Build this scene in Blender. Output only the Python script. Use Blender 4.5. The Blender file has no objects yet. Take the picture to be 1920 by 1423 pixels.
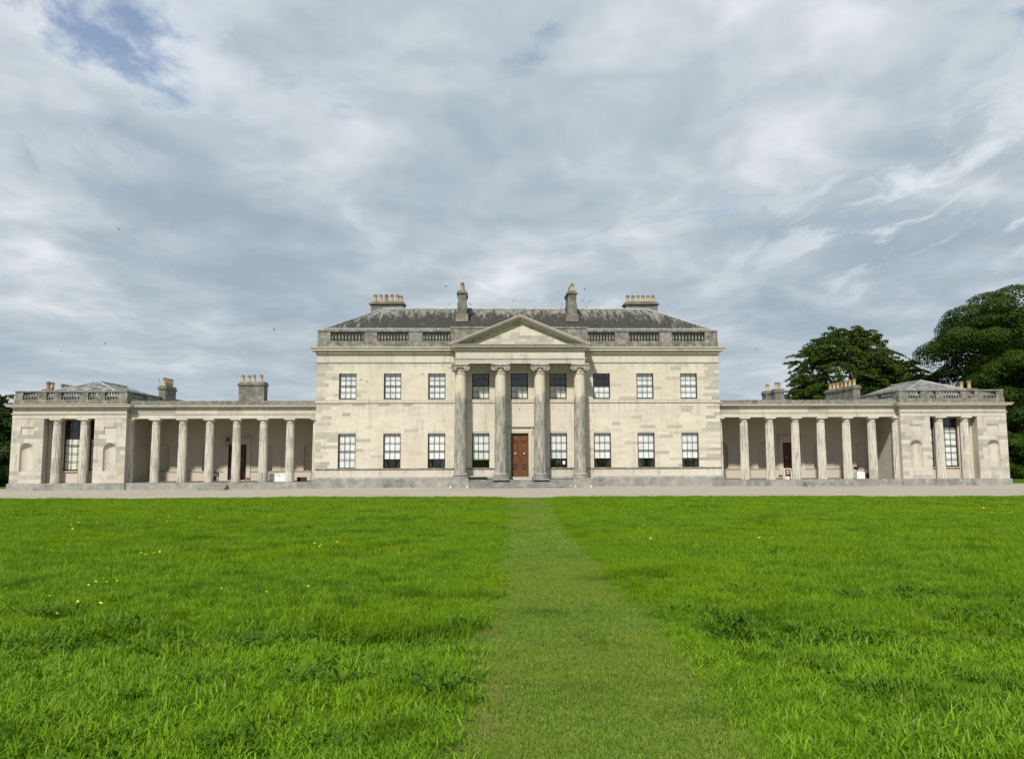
import bpy, math, random
import numpy as np
from mathutils import Vector, Matrix, Quaternion

random.seed(7)
rng = np.random.default_rng(11)
sc = bpy.context.scene
col = sc.collection
R = math.radians

# ------------------------------------------------------------------ camera
CAM = Vector((-2.408, -57.0, 2.388))
PITCH, YAW, ROLL, FPX = 0.0966, 0.0325, -0.0042, 1442.0


def cam_vec(x, y, z):
    """camera frame (right, forward, up) to world"""
    c, s = math.cos(PITCH), math.sin(PITCH)
    y1, z1 = c * y - s * z, s * y + c * z
    c, s = math.cos(YAW), math.sin(YAW)
    return Vector((c * x + s * y1, -s * x + c * y1, z1))


cr, sr = math.cos(ROLL), math.sin(ROLL)
right_v, up_v, fwd_v = cam_vec(cr, 0, sr), cam_vec(-sr, 0, cr), cam_vec(0, 1, 0)
cd = bpy.data.cameras.new('camera')
cam = bpy.data.objects.new('camera', cd)
col.objects.link(cam)
cam.matrix_world = Matrix.Translation(CAM) @ Matrix((right_v, up_v, -fwd_v)).transposed().to_4x4()
cd.sensor_width = 36.0
cd.lens = FPX / 1920 * 36
cd.clip_start, cd.clip_end = 0.1, 6000
sc.camera = cam

# ------------------------------------------------------------------ light
SUN_EL, SUN_AZ = R(44), R(20)          # azimuth measured to the left of the view back from the house
sun_dir = Vector((-math.sin(SUN_AZ) * math.cos(SUN_EL), -math.cos(SUN_AZ) * math.cos(SUN_EL), math.sin(SUN_EL)))
sd = bpy.data.lights.new('sun', 'SUN')
sd.energy, sd.angle, sd.color = 4.9, R(3.0), (1.0, 0.945, 0.86)
sun = bpy.data.objects.new('sun', sd)
col.objects.link(sun)
sun.rotation_euler = sun_dir.to_track_quat('Z', 'Y').to_euler()
sun.location = (-30, -60, 60)

sc.view_settings.view_transform = 'Standard'
sc.view_settings.look = 'None'
sc.view_settings.exposure = 0.0
sc.view_settings.gamma = 1.0
sc.view_settings.use_curve_mapping = False
try:
    sc.cycles.max_bounces = 6
    sc.cycles.transparent_max_bounces = 8
    sc.cycles.use_denoising = True
except Exception:
    pass


# ------------------------------------------------------------------ node helper
class G:
    def __init__(s, tree):
        s.t = tree
        tree.nodes.clear()

    def n(s, kind, ins=None, **props):
        nd = s.t.nodes.new(kind)
        for k, v in props.items():
            setattr(nd, k, v)
        for k, v in (ins or {}).items():
            sock = nd.inputs[k]
            if isinstance(v, bpy.types.NodeSocket):
                s.t.links.new(v, sock)
            elif isinstance(v, bpy.types.Node):
                s.t.links.new(v.outputs[0], sock)
            else:
                sock.default_value = v
        return nd

    def math(s, op, a, b=0.0, clamp=False):
        return s.n('ShaderNodeMath', {0: a, 1: b}, operation=op, use_clamp=clamp).outputs[0]

    def mix(s, fac, a, b, blend='MIX'):
        nd = s.n('ShaderNodeMix', None, data_type='RGBA', blend_type=blend)
        for idx, v in ((0, fac), (6, a), (7, b)):
            sock = nd.inputs[idx]
            if isinstance(v, bpy.types.NodeSocket):
                s.t.links.new(v, sock)
            elif idx == 0:
                sock.default_value = v
            else:
                sock.default_value = (v[0], v[1], v[2], 1)
        return nd.outputs[2]

    def noise(s, vec, scale, detail=4, rough=0.55, dist=0.0):
        return s.n('ShaderNodeTexNoise', {'Vector': vec, 'Scale': scale, 'Detail': detail, 'Roughness': rough, 'Distortion': dist}).outputs[0]

    def mapr(s, v, a, b, c=0.0, d=1.0):
        nd = s.n('ShaderNodeMapRange', {0: v, 1: a, 2: b, 3: c, 4: d}, interpolation_type='SMOOTHSTEP')
        return nd.outputs[0]

    def ramp(s, fac, stops):
        nd = s.n('ShaderNodeValToRGB', {0: fac})
        el = nd.color_ramp.elements
        while len(el) < len(stops):
            el.new(0.5)
        for e, (p, c) in zip(el, stops):
            e.position = p
            e.color = (c[0], c[1], c[2], 1)
        return nd.outputs[0]

    def pos(s):
        return s.n('ShaderNodeNewGeometry').outputs[0]

    def scalev(s, vec, sx, sy, sz):
        return s.n('ShaderNodeVectorMath', {0: vec, 1: (sx, sy, sz)}, operation='MULTIPLY').outputs[0]

    def xyz(s, vec):
        return s.n('ShaderNodeSeparateXYZ', {0: vec}).outputs

    def attr(s, name):
        return s.n('ShaderNodeAttribute', None, attribute_name=name).outputs[2]


# ------------------------------------------------------------------ sky
world = bpy.data.worlds.new('World')
sc.world = world
world.use_nodes = True
g = G(world.node_tree)
sky = g.n('ShaderNodeTexSky', None, sky_type='NISHITA')
sky.sun_disc = False
sky.sun_elevation = SUN_EL
sky.sun_rotation = math.atan2(sun_dir.x, sun_dir.y)
dirv = g.n('ShaderNodeTexCoord').outputs['Generated']
dx, dy, dz = g.xyz(dirv)
den = g.math('ADD', g.math('MAXIMUM', dz, 0.0), 0.13)
cu = g.math('DIVIDE', dx, den)
cv = g.math('DIVIDE', dy, den)
uv = g.n('ShaderNodeCombineXYZ', {0: cu, 1: cv, 2: 0.0}).outputs[0]
st = g.scalev(uv, 1.0, 0.86, 1.0)
warp = g.n('ShaderNodeTexNoise', {'Vector': st, 'Scale': 2.1, 'Detail': 3.0}).outputs[1]
stw = g.n('ShaderNodeVectorMath', {0: warp, 1: (0.30, 0.30, 0.30), 2: st}, operation='MULTIPLY_ADD').outputs[0]
n_big = g.noise(g.n('ShaderNodeVectorMath', {0: stw, 1: (3.1, 7.7, 0)}, operation='ADD').outputs[0], 1.45, 3, 0.45)
n_mid = g.noise(g.n('ShaderNodeVectorMath', {0: stw, 1: (11.3, 2.2, 0)}, operation='ADD').outputs[0], 3.4, 3, 0.5)
puff = g.math('ABSOLUTE', g.math('SUBTRACT', g.math('MULTIPLY', g.noise(stw, 4.6, 4, 0.55), 2.0), 1.0))
dens0 = g.math('ADD', g.math('MULTIPLY', n_big, 0.60), g.math('MULTIPLY', n_mid, 0.40))
dens0 = g.math('ADD', dens0, g.math('MULTIPLY', g.math('SUBTRACT', puff, 0.04), -0.13))


def sky_spot(u0, v0, su, sv, ang=0.0):
    """soft elliptical region on the cloud plane"""
    a = g.math('SUBTRACT', cu, u0)
    b = g.math('SUBTRACT', cv, v0)
    c, s = math.cos(ang), math.sin(ang)
    p = g.math('DIVIDE', g.math('ADD', g.math('MULTIPLY', a, c), g.math('MULTIPLY', b, s)), su)
    q = g.math('DIVIDE', g.math('SUBTRACT', g.math('MULTIPLY', b, c), g.math('MULTIPLY', a, s)), sv)
    r2 = g.math('ADD', g.math('MULTIPLY', p, p), g.math('MULTIPLY', q, q))
    return g.math('POWER', 2.718, g.math('MULTIPLY', r2, -1.0))


# a broad pale bank high in the middle, darker belts to its left and below
dens = g.math('ADD', dens0, g.math('MULTIPLY', sky_spot(0.44, 1.44, 0.40, 0.34, 0.0), 0.115))
dens = g.math('SUBTRACT', dens, g.math('MULTIPLY', sky_spot(-0.55, 2.1, 0.5, 0.35, 0.3), 0.035))
dens = g.math('SUBTRACT', dens, g.math('MULTIPLY', sky_spot(0.75, 2.6, 0.4, 0.6, 0.0), 0.03))
cloud = g.ramp(dens, [(0.36, (0.365, 0.445, 0.53)), (0.45, (0.425, 0.505, 0.575)), (0.52, (0.50, 0.575, 0.635)), (0.59, (0.62, 0.68, 0.73)), (0.67, (0.81, 0.84, 0.87))])
gap_n = g.noise(g.n('ShaderNodeVectorMath', {0: stw, 1: (5.2, 1.9, 3)}, operation='ADD').outputs[0], 4.2, 6, 0.6)
spot = sky_spot(-0.70, 1.37, 0.15, 0.21, -0.5)
lip = sky_spot(-0.60, 1.46, 0.30, 0.30, -0.5)
spot2 = sky_spot(0.10, 1.46, 0.16, 0.10, 0.2)
spot3 = sky_spot(0.97, 1.29, 0.14, 0.10, 0.0)
gapv = g.math('ADD', g.math('ADD', g.math('MULTIPLY', gap_n, 0.85), 0.07), g.math('MULTIPLY', spot, 0.37))
gapv = g.math('ADD', gapv, g.math('MULTIPLY', spot2, 0.015))
gapv = g.math('ADD', gapv, g.math('MULTIPLY', spot3, 0.14))
gap = g.mapr(gapv, 0.60, 0.77, 0.0, 0.84)
cloud = g.mix(g.math('MULTIPLY', g.math('MULTIPLY', lip, g.mapr(gapv, 0.50, 0.62)), 0.5), cloud, (0.70, 0.77, 0.86))
# thin bright wisps, mostly in the west-facing part of the sky
wv = g.n('ShaderNodeVectorMath', {0: g.scalev(stw, 1.0, 0.42, 1.0), 1: (1.7, 4.4, 9)}, operation='ADD').outputs[0]
wn = g.noise(wv, 5.0, 8, 0.64, 0.25)
wmask = g.noise(g.n('ShaderNodeVectorMath', {0: uv, 1: (8.8, 3.1, 2)}, operation='ADD').outputs[0], 0.9, 2, 0.5)
wright = g.math('MULTIPLY', sky_spot(1.25, 2.05, 0.42, 0.7, 0.0), 1.1)
wm = g.math('MULTIPLY', g.mapr(wn, 0.49, 0.66), g.math('ADD', g.mapr(wmask, 0.52, 0.70, 0.0, 0.45), wright, True))
cloud = g.mix(g.math('MULTIPLY', wm, 0.8), cloud, (0.84, 0.885, 0.93))
hz = g.mapr(dz, 0.0, 0.20, 0.35, 0.0)
cloud = g.mix(hz, cloud, (0.60, 0.675, 0.715))
bg1 = g.n('ShaderNodeBackground', {0: cloud, 1: 1.0})
bg2 = g.n('ShaderNodeBackground', {0: sky.outputs[0], 1: 0.15})
mixs = g.n('ShaderNodeMixShader', {0: gap, 1: bg1.outputs[0], 2: bg2.outputs[0]})
g.n('ShaderNodeOutputWorld', {0: mixs.outputs[0]})


# ------------------------------------------------------------------ materials
def material(name, fn, rough=0.9, spec=0.2):
    m = bpy.data.materials.new(name)
    m.use_nodes = True
    g = G(m.node_tree)
    out = fn(g)
    colr, extra = out if isinstance(out, tuple) and len(out) == 2 else (out, {})
    ins = {'Roughness': rough, 'Specular IOR Level': spec}
    ins.update({k: v for k, v in extra.items() if k not in ('bump', 'bd')})
    b = g.n('ShaderNodeBsdfPrincipled', ins)
    if isinstance(colr, bpy.types.NodeSocket):
        g.t.links.new(colr, b.inputs['Base Color'])
    else:
        b.inputs['Base Color'].default_value = (*colr, 1)
    if 'bump' in extra:
        bp = g.n('ShaderNodeBump', {'Height': extra['bump'], 'Strength': 0.6, 'Distance': extra.get('bd', 0.01)})
        g.t.links.new(bp.outputs[0], b.inputs['Normal'])
    g.n('ShaderNodeOutputMaterial', {0: b.outputs[0]})
    return m


def mat_limestone(name, light, tan, grey, grey_amt, drips=()):
    def fn(g):
        p = g.pos()
        t = g.attr('tone')
        base = g.ramp(t, [(0.0, [0.6 * a + 0.4 * b for a, b in zip(tan, light)]), (0.35, light), (0.74, [v * 1.06 for v in light]), (0.80, [0.5 * (a + b) for a, b in zip(light, grey)]), (1.0, grey)])
        big = g.noise(p, 0.35, 4, 0.6)
        base = g.mix(g.mapr(big, 0.42, 0.68, 0.0, 0.55), base, tan)
        streak = g.noise(g.scalev(p, 2.2, 2.2, 0.35), 1.0, 6, 0.65)
        base = g.mix(g.mapr(streak, 0.52, 0.74, 0.0, grey_amt), base, grey)
        blot = g.noise(p, 1.3, 6, 0.72, 0.5)
        base = g.mix(g.mapr(blot, 0.52, 0.72, 0.0, grey_amt * 0.8), base, [v * 0.85 for v in tan])
        nz = g.xyz(g.n('ShaderNodeNewGeometry').outputs['Normal'])[2]
        ledge = g.math('MULTIPLY', g.mapr(nz, 0.15, 0.6), g.mapr(g.noise(p, 5, 5, 0.7), 0.30, 0.55, 0.35, 1.0))
        base = g.mix(ledge, base, (0.13, 0.125, 0.10))
        if drips:
            zz = g.xyz(p)[2]
            run = g.noise(g.scalev(p, 3.4, 3.4, 0.16), 1.0, 7, 0.72)
            for top, length, amt in drips:
                fall = g.math('MULTIPLY', g.mapr(zz, top - length, top, 0.0, 1.0), g.math('LESS_THAN', zz, top))
                base = g.mix(g.math('MULTIPLY', g.math('MULTIPLY', fall, g.mapr(run, 0.46, 0.66)), amt), base, [v * 0.8 for v in grey])
        fine = g.noise(p, 14, 5, 0.7)
        base = g.mix(g.mapr(fine, 0.3, 0.75, 0.22, 0.0), base, [v * 0.6 for v in grey])
        pits = g.noise(p, 38, 2, 0.5)
        return base, {'bump': g.math('ADD', fine, g.math('MULTIPLY', pits, 0.3)), 'bd': 0.012}
    return material(name, fn, 0.92, 0.15)


def mat_greystone(name, dark, mid, pale, s=1.0):
    def fn(g):
        p = g.pos()
        t = g.attr('tone')
        a = g.noise(p, 1.6 * s, 6, 0.7)
        b = g.noise(g.scalev(p, 3.0, 3.0, 0.7), 1.5 * s, 6, 0.7)
        c = g.ramp(a, [(0.34, dark), (0.52, mid), (0.68, pale)])
        c = g.mix(g.mapr(b, 0.50, 0.72, 0.0, 0.75), c, dark)
        c = g.mix(g.mapr(t, 0.0, 1.0, 0.0, 0.35), c, pale)
        f = g.noise(p, 11, 5, 0.75)
        c = g.mix(g.mapr(f, 0.55, 0.78, 0.0, 0.7), c, [min(0.6, v * 1.35) for v in pale])
        return c, {'bump': g.math('ADD', f, g.noise(p, 40, 3, 0.6)), 'bd': 0.015}
    return material(name, fn, 0.95, 0.12)


CREAM, TAN, GREY = (0.625, 0.578, 0.475), (0.525, 0.472, 0.365), (0.34, 0.325, 0.285)
M = {}
M['stone'] = mat_limestone('limestone_ashlar', CREAM, TAN, GREY, 0.62, ((6.17, 1.3, 0.45), (9.12, 0.9, 0.4), (1.29, 0.5, 0.4)))
M['trim'] = mat_limestone('limestone_trim', (0.60, 0.56, 0.465), (0.51, 0.465, 0.375), (0.26, 0.25, 0.215), 0.6, ((6.40, 0.25, 0.6), (9.22, 0.12, 0.5), (1.29, 0.5, 0.45)))
M['wing'] = mat_limestone('limestone_wing', (0.57, 0.53, 0.45), (0.47, 0.43, 0.355), (0.265, 0.255, 0.23), 0.75, ((5.09, 1.2, 0.35), (5.85, 0.35, 0.4), (1.0, 0.7, 0.3)))
M['smooth'] = mat_limestone('limestone_smooth', (0.555, 0.495, 0.41), (0.50, 0.445, 0.36), (0.40, 0.36, 0.30), 0.2)
M['parapet'] = mat_greystone('weathered_parapet_stone', (0.075, 0.073, 0.062), (0.18, 0.174, 0.148), (0.35, 0.34, 0.295), 1.7)
M['plinth'] = mat_greystone('weathered_plinth_stone', (0.135, 0.138, 0.13), (0.235, 0.235, 0.22), (0.40, 0.39, 0.345))


def fn_colonnade(g):
    p = g.pos()
    z = g.xyz(p)[2]
    oi = g.n('ShaderNodeObjectInfo').outputs['Random']
    a = g.noise(g.scalev(p, 6.5, 6.5, 0.6), 1.3, 6, 0.7)
    c = g.mix(g.mapr(a, 0.46, 0.66, 0.0, 0.9), (0.64, 0.60, 0.51), (0.23, 0.222, 0.195))
    drum = g.noise(g.n('ShaderNodeCombineXYZ', {0: g.math('MULTIPLY', oi, 37.0), 1: 0.0, 2: g.math('FLOOR', g.math('MULTIPLY', z, 0.9))}).outputs[0], 1.7, 0, 0.5)
    c = g.mix(g.mapr(drum, 0.48, 0.75, 0.0, 0.42), c, (0.22, 0.215, 0.19))
    f = g.noise(p, 12, 5, 0.7)
    c = g.mix(g.mapr(f, 0.35, 0.75, 0.25, 0.0), c, (0.16, 0.155, 0.14))
    return c, {'bump': f, 'bd': 0.012}


M['doric'] = material('weathered_column_stone', fn_colonnade, 0.93, 0.12)


def fn_portico(g):
    p = g.pos()
    x, y, z = g.xyz(p)
    wob = g.noise(g.scalev(p, 1.6, 1.6, 0.5), 1.3, 6, 0.7)
    zz = g.math('ADD', z, g.math('MULTIPLY', g.math('SUBTRACT', wob, 0.5), 3.4))
    up = g.mapr(zz, 6.3, 7.0, 1.0, 0.0)
    m = g.math('MULTIPLY', up, g.mapr(wob, 0.28, 0.50, 0.55, 1.0))
    sm = g.noise(g.scalev(p, 5.0, 5.0, 0.9), 1.2, 6, 0.72)
    grey = g.mix(g.mapr(sm, 0.36, 0.66), (0.385, 0.37, 0.325), (0.145, 0.142, 0.125))
    c = g.mix(m, (0.58, 0.525, 0.415), grey)
    f = g.noise(p, 13, 5, 0.7)
    c = g.mix(g.mapr(f, 0.3, 0.75, 0.2, 0.0), c, (0.17, 0.165, 0.14))
    return c, {'bump': f, 'bd': 0.012}


M['ionic'] = material('portico_column_stone', fn_portico, 0.93, 0.12)


def fn_slate(g):
    p = g.pos()
    x, y, z = g.xyz(p)
    hgt = g.mapr(z, 12.0, 14.1)
    st = g.noise(g.scalev(p, 2.6, 0.5, 0.40), 1.6, 8, 0.72, 0.2)
    m = g.math('ADD', st, g.math('MULTIPLY', g.math('POWER', hgt, 2.2), 0.20))
    xe = g.mapr(g.math('ABSOLUTE', x), 9.0, 14.0, 0.0, 0.12)
    m = g.math('ADD', m, xe)
    rows = g.n('ShaderNodeTexBrick', {'Vector': g.n('ShaderNodeCombineXYZ', {0: x, 1: g.math('MULTIPLY', z, 1.0), 2: 0.0}).outputs[0], 'Scale': 1.0, 'Brick Width': 0.32, 'Row Height': 0.12, 'Mortar Size': 0.012, 'Color1': (0.8, 0.8, 0.8, 1), 'Color2': (1.15, 1.15, 1.15, 1), 'Mortar': (0.45, 0.45, 0.45, 1)}).outputs[0]
    c = g.mix(g.mapr(m, 0.56, 0.78), (0.045, 0.043, 0.037), (0.25, 0.245, 0.21))
    f = g.noise(p, 9, 5, 0.75)
    c = g.mix(g.mapr(f, 0.5, 0.75, 0.0, 0.5), c, (0.16, 0.155, 0.125))
    c = g.mix(0.55, c, g.mix(1.0, c, rows, 'MULTIPLY'))
    return c, {'bump': rows, 'bd': 0.02}


M['slate'] = material('mossy_slate', fn_slate, 0.85, 0.2)


def fn_paleslate(g):
    p = g.pos()
    st = g.noise(g.scalev(p, 1.4, 1.4, 0.5), 1.6, 6, 0.7)
    c = g.ramp(st, [(0.38, (0.07, 0.07, 0.062)), (0.5, (0.17, 0.172, 0.16)), (0.64, (0.33, 0.34, 0.33))])
    return c, {'bump': g.noise(p, 9, 4, 0.7), 'bd': 0.02}


M['paleslate'] = material('pale_lichened_slate', fn_paleslate, 0.8, 0.25)
M['lead'] = material('lead_sheet', lambda g: g.mix(g.mapr(g.noise(g.pos(), 3, 5, 0.7), 0.35, 0.7), (0.24, 0.255, 0.27), (0.40, 0.41, 0.41)), 0.65, 0.4)
M['chimney'] = mat_greystone('chimney_stone', (0.08, 0.077, 0.066), (0.155, 0.148, 0.128), (0.28, 0.265, 0.225))
M['cap'] = mat_greystone('carved_capital_stone', (0.17, 0.16, 0.13), (0.36, 0.34, 0.285), (0.52, 0.49, 0.42), 2.2)


def fn_pot(g):
    r = g.n('ShaderNodeObjectInfo').outputs['Random']
    c = g.ramp(r, [(0.0, (0.46, 0.33, 0.18)), (0.5, (0.50, 0.385, 0.23)), (0.85, (0.44, 0.29, 0.18)), (1.0, (0.30, 0.16, 0.11))])
    z = g.n('ShaderNodeTexCoord').outputs['Object']
    soot = g.mapr(g.math('ADD', g.xyz(z)[2], g.math('MULTIPLY', g.noise(g.pos(), 9, 4, 0.6), 0.35)), 0.66, 0.85)
    return g.mix(soot, c, (0.10, 0.07, 0.05))


M['pot'] = material('buff_clay', fn_pot, 0.85, 0.2)
M['sash'] = material('dark_sash_paint', lambda g: (0.018, 0.014, 0.013), 0.45, 0.4)
M['blind'] = material('cream_blind', lambda g: g.mix(g.mapr(g.noise(g.pos(), 0.9, 2, 0.5), 0.4, 0.6), (0.72, 0.72, 0.70), (0.82, 0.82, 0.80)), 0.9, 0.1)
M['creamblind'] = material('yellow_cream_blind', lambda g: (0.74, 0.71, 0.58), 0.9, 0.1)
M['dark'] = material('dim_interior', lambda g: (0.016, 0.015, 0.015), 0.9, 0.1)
M['curtain'] = material('dark_curtain', lambda g: (0.06, 0.035, 0.03), 0.9, 0.1)
M['black'] = material('black_paint', lambda g: (0.012, 0.012, 0.012), 0.5, 0.4)
M['white'] = material('white_paint', lambda g: g.mix(g.mapr(g.noise(g.pos(), 5, 4, 0.6), 0.3, 0.7), (0.72, 0.71, 0.68), (0.80, 0.80, 0.77)), 0.6, 0.3)
M['brass'] = material('worn_brass', lambda g: ((0.62, 0.48, 0.28), {'Metallic': 0.6}), 0.4, 0.5)
M['maroon'] = material('maroon_gloss_paint', lambda g: (0.075, 0.017, 0.011), 0.35, 0.4)
M['crate'] = material('dark_red_wood', lambda g: g.mix(g.noise(g.scalev(g.pos(), 2, 2, 30), 1.5, 3, 0.6), (0.05, 0.018, 0.012), (0.10, 0.035, 0.02)), 0.6, 0.3)


def fn_wood(g):
    p = g.scalev(g.pos(), 9, 9, 0.7)
    n = g.noise(p, 2.4, 6, 0.65, 0.4)
    return g.ramp(n, [(0.3, (0.062, 0.024, 0.009)), (0.5, (0.130, 0.054, 0.020)), (0.7, (0.19, 0.085, 0.032))])


M['oak'] = material('varnished_oak', fn_wood, 0.45, 0.35)
M['palewood'] = material('pale_wood', lambda g: g.mix(g.noise(g.scalev(g.pos(), 20, 20, 2), 1.0, 4, 0.6), (0.62, 0.52, 0.36), (0.74, 0.65, 0.50)), 0.6, 0.3)
M['chalk'] = material('white_chalk', lambda g: (0.78, 0.77, 0.76), 0.95, 0.05)


def mat_glass():
    m = bpy.data.materials.new('window_glass')
    m.use_nodes = True
    g = G(m.node_tree)
    geo = g.n('ShaderNodeNewGeometry')
    ct = g.n('ShaderNodeVectorMath', {0: geo.outputs['Incoming'], 1: geo.outputs['Normal']}, operation='DOT_PRODUCT').outputs['Value']
    f = g.math('ADD', g.math('MULTIPLY', g.math('POWER', g.math('SUBTRACT', 1.0, g.math('ABSOLUTE', ct)), 5.0), 0.90), 0.042, True)
    bp = g.n('ShaderNodeBump', {'Height': g.noise(g.pos(), 2.2, 2, 0.5), 'Strength': 0.12, 'Distance': 0.03})
    gl = g.n('ShaderNodeBsdfGlossy', {'Color': (0.95, 0.97, 1.0, 1), 'Roughness': 0.015, 'Normal': bp.outputs[0]})
    tr = g.n('ShaderNodeBsdfTransparent', {'Color': (0.975, 0.985, 0.985, 1)})
    mx = g.n('ShaderNodeMixShader', {0: f, 1: tr.outputs[0], 2: gl.outputs[0]})
    g.n('ShaderNodeOutputMaterial', {0: mx.outputs[0]})
    return m


M['glass'] = mat_glass()


def fn_gravel(g):
    p = g.pos()
    v = g.n('ShaderNodeTexVoronoi', {'Vector': p, 'Scale': 42.0})
    c = g.ramp(g.xyz(v.outputs[1])[0], [(0.0, (0.24, 0.205, 0.16)), (0.5, (0.36, 0.325, 0.27)), (1.0, (0.52, 0.48, 0.42))])
    b = g.noise(g.scalev(p, 0.25, 1.0, 1), 0.6, 5, 0.65)
    c = g.mix(g.mapr(b, 0.35, 0.68, 0.0, 0.45), c, (0.46, 0.41, 0.335))
    f = g.noise(p, 6, 5, 0.8)
    c = g.mix(g.mapr(f, 0.48, 0.66, 0.0, 0.6), c, (0.23, 0.20, 0.155))
    tr = g.noise(g.scalev(p, 0.05, 1.0, 1.0), 1.1, 4, 0.6)
    c = g.mix(g.mapr(tr, 0.50, 0.66, 0.0, 0.35), c, (0.27, 0.24, 0.195))
    return c, {'bump': v.outputs[0], 'bd': 0.02}


M['gravel'] = material('pale_gravel', fn_gravel, 0.95, 0.1)


def fn_soil(g):
    p = g.pos()
    n = g.noise(p, 3.0, 6, 0.7)
    c = g.mix(g.mapr(n, 0.35, 0.68), (0.045, 0.095, 0.004), (0.080, 0.145, 0.006))
    return c, {'bump': g.noise(p, 30, 4, 0.7), 'bd': 0.03}


M['soil'] = material('turf_floor', fn_soil, 0.95, 0.1)


def fn_pathsoil(g):
    p = g.pos()
    n = g.noise(p, 1.4, 6, 0.7)
    c = g.mix(g.mapr(n, 0.35, 0.68), (0.085, 0.135, 0.014), (0.135, 0.175, 0.024))
    f = g.noise(p, 16, 4, 0.7)
    c = g.mix(g.mapr(f, 0.56, 0.75, 0.0, 0.6), c, (0.21, 0.18, 0.08))
    return c, {'bump': g.noise(p, 45, 4, 0.7), 'bd': 0.02}


M['pathsoil'] = material('mown_turf_floor', fn_pathsoil, 0.95, 0.1)


def leaf_mat(name, colfn, trans=0.35, rough=0.55, spec=0.25):
    m = bpy.data.materials.new(name)
    m.use_nodes = True
    g = G(m.node_tree)
    c = colfn(g)
    b = g.n('ShaderNodeBsdfPrincipled', {'Base Color': c, 'Roughness': rough, 'Specular IOR Level': spec})
    t = g.n('ShaderNodeBsdfTranslucent', {'Color': g.mix(1.0, c, (1.15, 1.25, 0.55), 'MULTIPLY')})
    mx = g.n('ShaderNodeMixShader', {0: trans, 1: b.outputs[0], 2: t.outputs[0]})
    g.n('ShaderNodeOutputMaterial', {0: mx.outputs[0]})
    return m


def grass_cols(lo, hi, dry, dryamt, yellow):
    def fn(g):
        p = g.pos()
        t = g.attr('tone')
        c = g.mix(t, lo, hi)
        big = g.noise(g.scalev(p, 0.55, 1.0, 1.0), 0.34, 5, 0.62)
        c = g.mix(g.mapr(big, 0.44, 0.66, 0.0, 0.8), c, yellow)
        mid = g.noise(p, 1.1, 4, 0.6)
        c = g.mix(g.mapr(mid, 0.50, 0.70, 0.0, 0.55), c, [v * 0.62 for v in lo])
        d = g.attr('dry')
        c = g.mix(g.math('MULTIPLY', d, dryamt), c, dry)
        return c
    return fn


def path_cols(lo, hi, dry, dryamt, yellow):
    base = grass_cols(lo, hi, dry, dryamt, yellow)

    def fn(g):
        c = base(g)
        p = g.pos()
        x, y, z = g.xyz(p)
        worn = g.math('MULTIPLY', g.mapr(x, -2.15, -2.45, 0.0, 1.0), g.mapr(y, -48.6, -49.6, 0.0, 1.0))
        worn = g.math('MULTIPLY', worn, g.mapr(g.noise(p, 2.3, 4, 0.6), 0.42, 0.60))
        return g.mix(g.math('MULTIPLY', worn, 0.55), c, (0.30, 0.26, 0.09))
    return fn


M['grass'] = leaf_mat('meadow_grass', grass_cols((0.052, 0.150, 0.0025), (0.255, 0.405, 0.022), (0.40, 0.34, 0.12), 0.6, (0.195, 0.300, 0.004)), 0.35, 0.5, 0.10)
M['pathgrass'] = leaf_mat('mown_grass', path_cols((0.078, 0.180, 0.008), (0.245, 0.360, 0.055), (0.46, 0.40, 0.18), 0.65, (0.195, 0.275, 0.022)), 0.28, 0.55, 0.10)
M['coarse'] = leaf_mat('coarse_meadow_grass', grass_cols((0.044, 0.135, 0.003), (0.270, 0.440, 0.030), (0.40, 0.34, 0.14), 0.6, (0.185, 0.305, 0.006)), 0.32, 0.45, 0.12)
M['weed'] = leaf_mat('broad_weed_leaf', grass_cols((0.034, 0.092, 0.003), (0.120, 0.225, 0.012), (0.3, 0.25, 0.1), 0.2, (0.085, 0.17, 0.004)), 0.30, 0.5, 0.12)


def crown_cols(a, b, c2):
    def fn(g):
        t = g.attr('tone')
        c = g.mix(t, a, b)
        n = g.noise(g.pos(), 0.5, 4, 0.6)
        return g.mix(g.mapr(n, 0.48, 0.68, 0.0, 0.7), c, c2)
    return fn


M['chestnut'] = leaf_mat('chestnut_leaf', crown_cols((0.013, 0.036, 0.003), (0.042, 0.078, 0.006), (0.036, 0.060, 0.004)), 0.2, 0.6, 0.12)
M['beech'] = leaf_mat('beech_leaf', crown_cols((0.034, 0.066, 0.009), (0.080, 0.115, 0.016), (0.070, 0.088, 0.014)), 0.22, 0.6, 0.15)
M['yew'] = leaf_mat('dark_evergreen_leaf', crown_cols((0.020, 0.048, 0.012), (0.050, 0.085, 0.018), (0.035, 0.062, 0.012)), 0.18)
M['bark'] = material('tree_bark', lambda g: (g.mix(g.noise(g.scalev(g.pos(), 4, 4, 0.8), 1.2, 5, 0.7), (0.045, 0.038, 0.03), (0.12, 0.10, 0.08)), {'bump': g.noise(g.scalev(g.pos(), 6, 6, 1), 1.5, 5, 0.7), 'bd': 0.05}), 0.95, 0.1)
M['petal'] = material('yellow_petal', lambda g: (0.88, 0.72, 0.02), 0.5, 0.2)
M['stalk'] = material('green_stalk', lambda g: (0.07, 0.15, 0.02), 0.6, 0.2)
M['bird'] = material('blue_black_feather', lambda g: (0.014, 0.015, 0.022), 0.6, 0.3)


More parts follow.
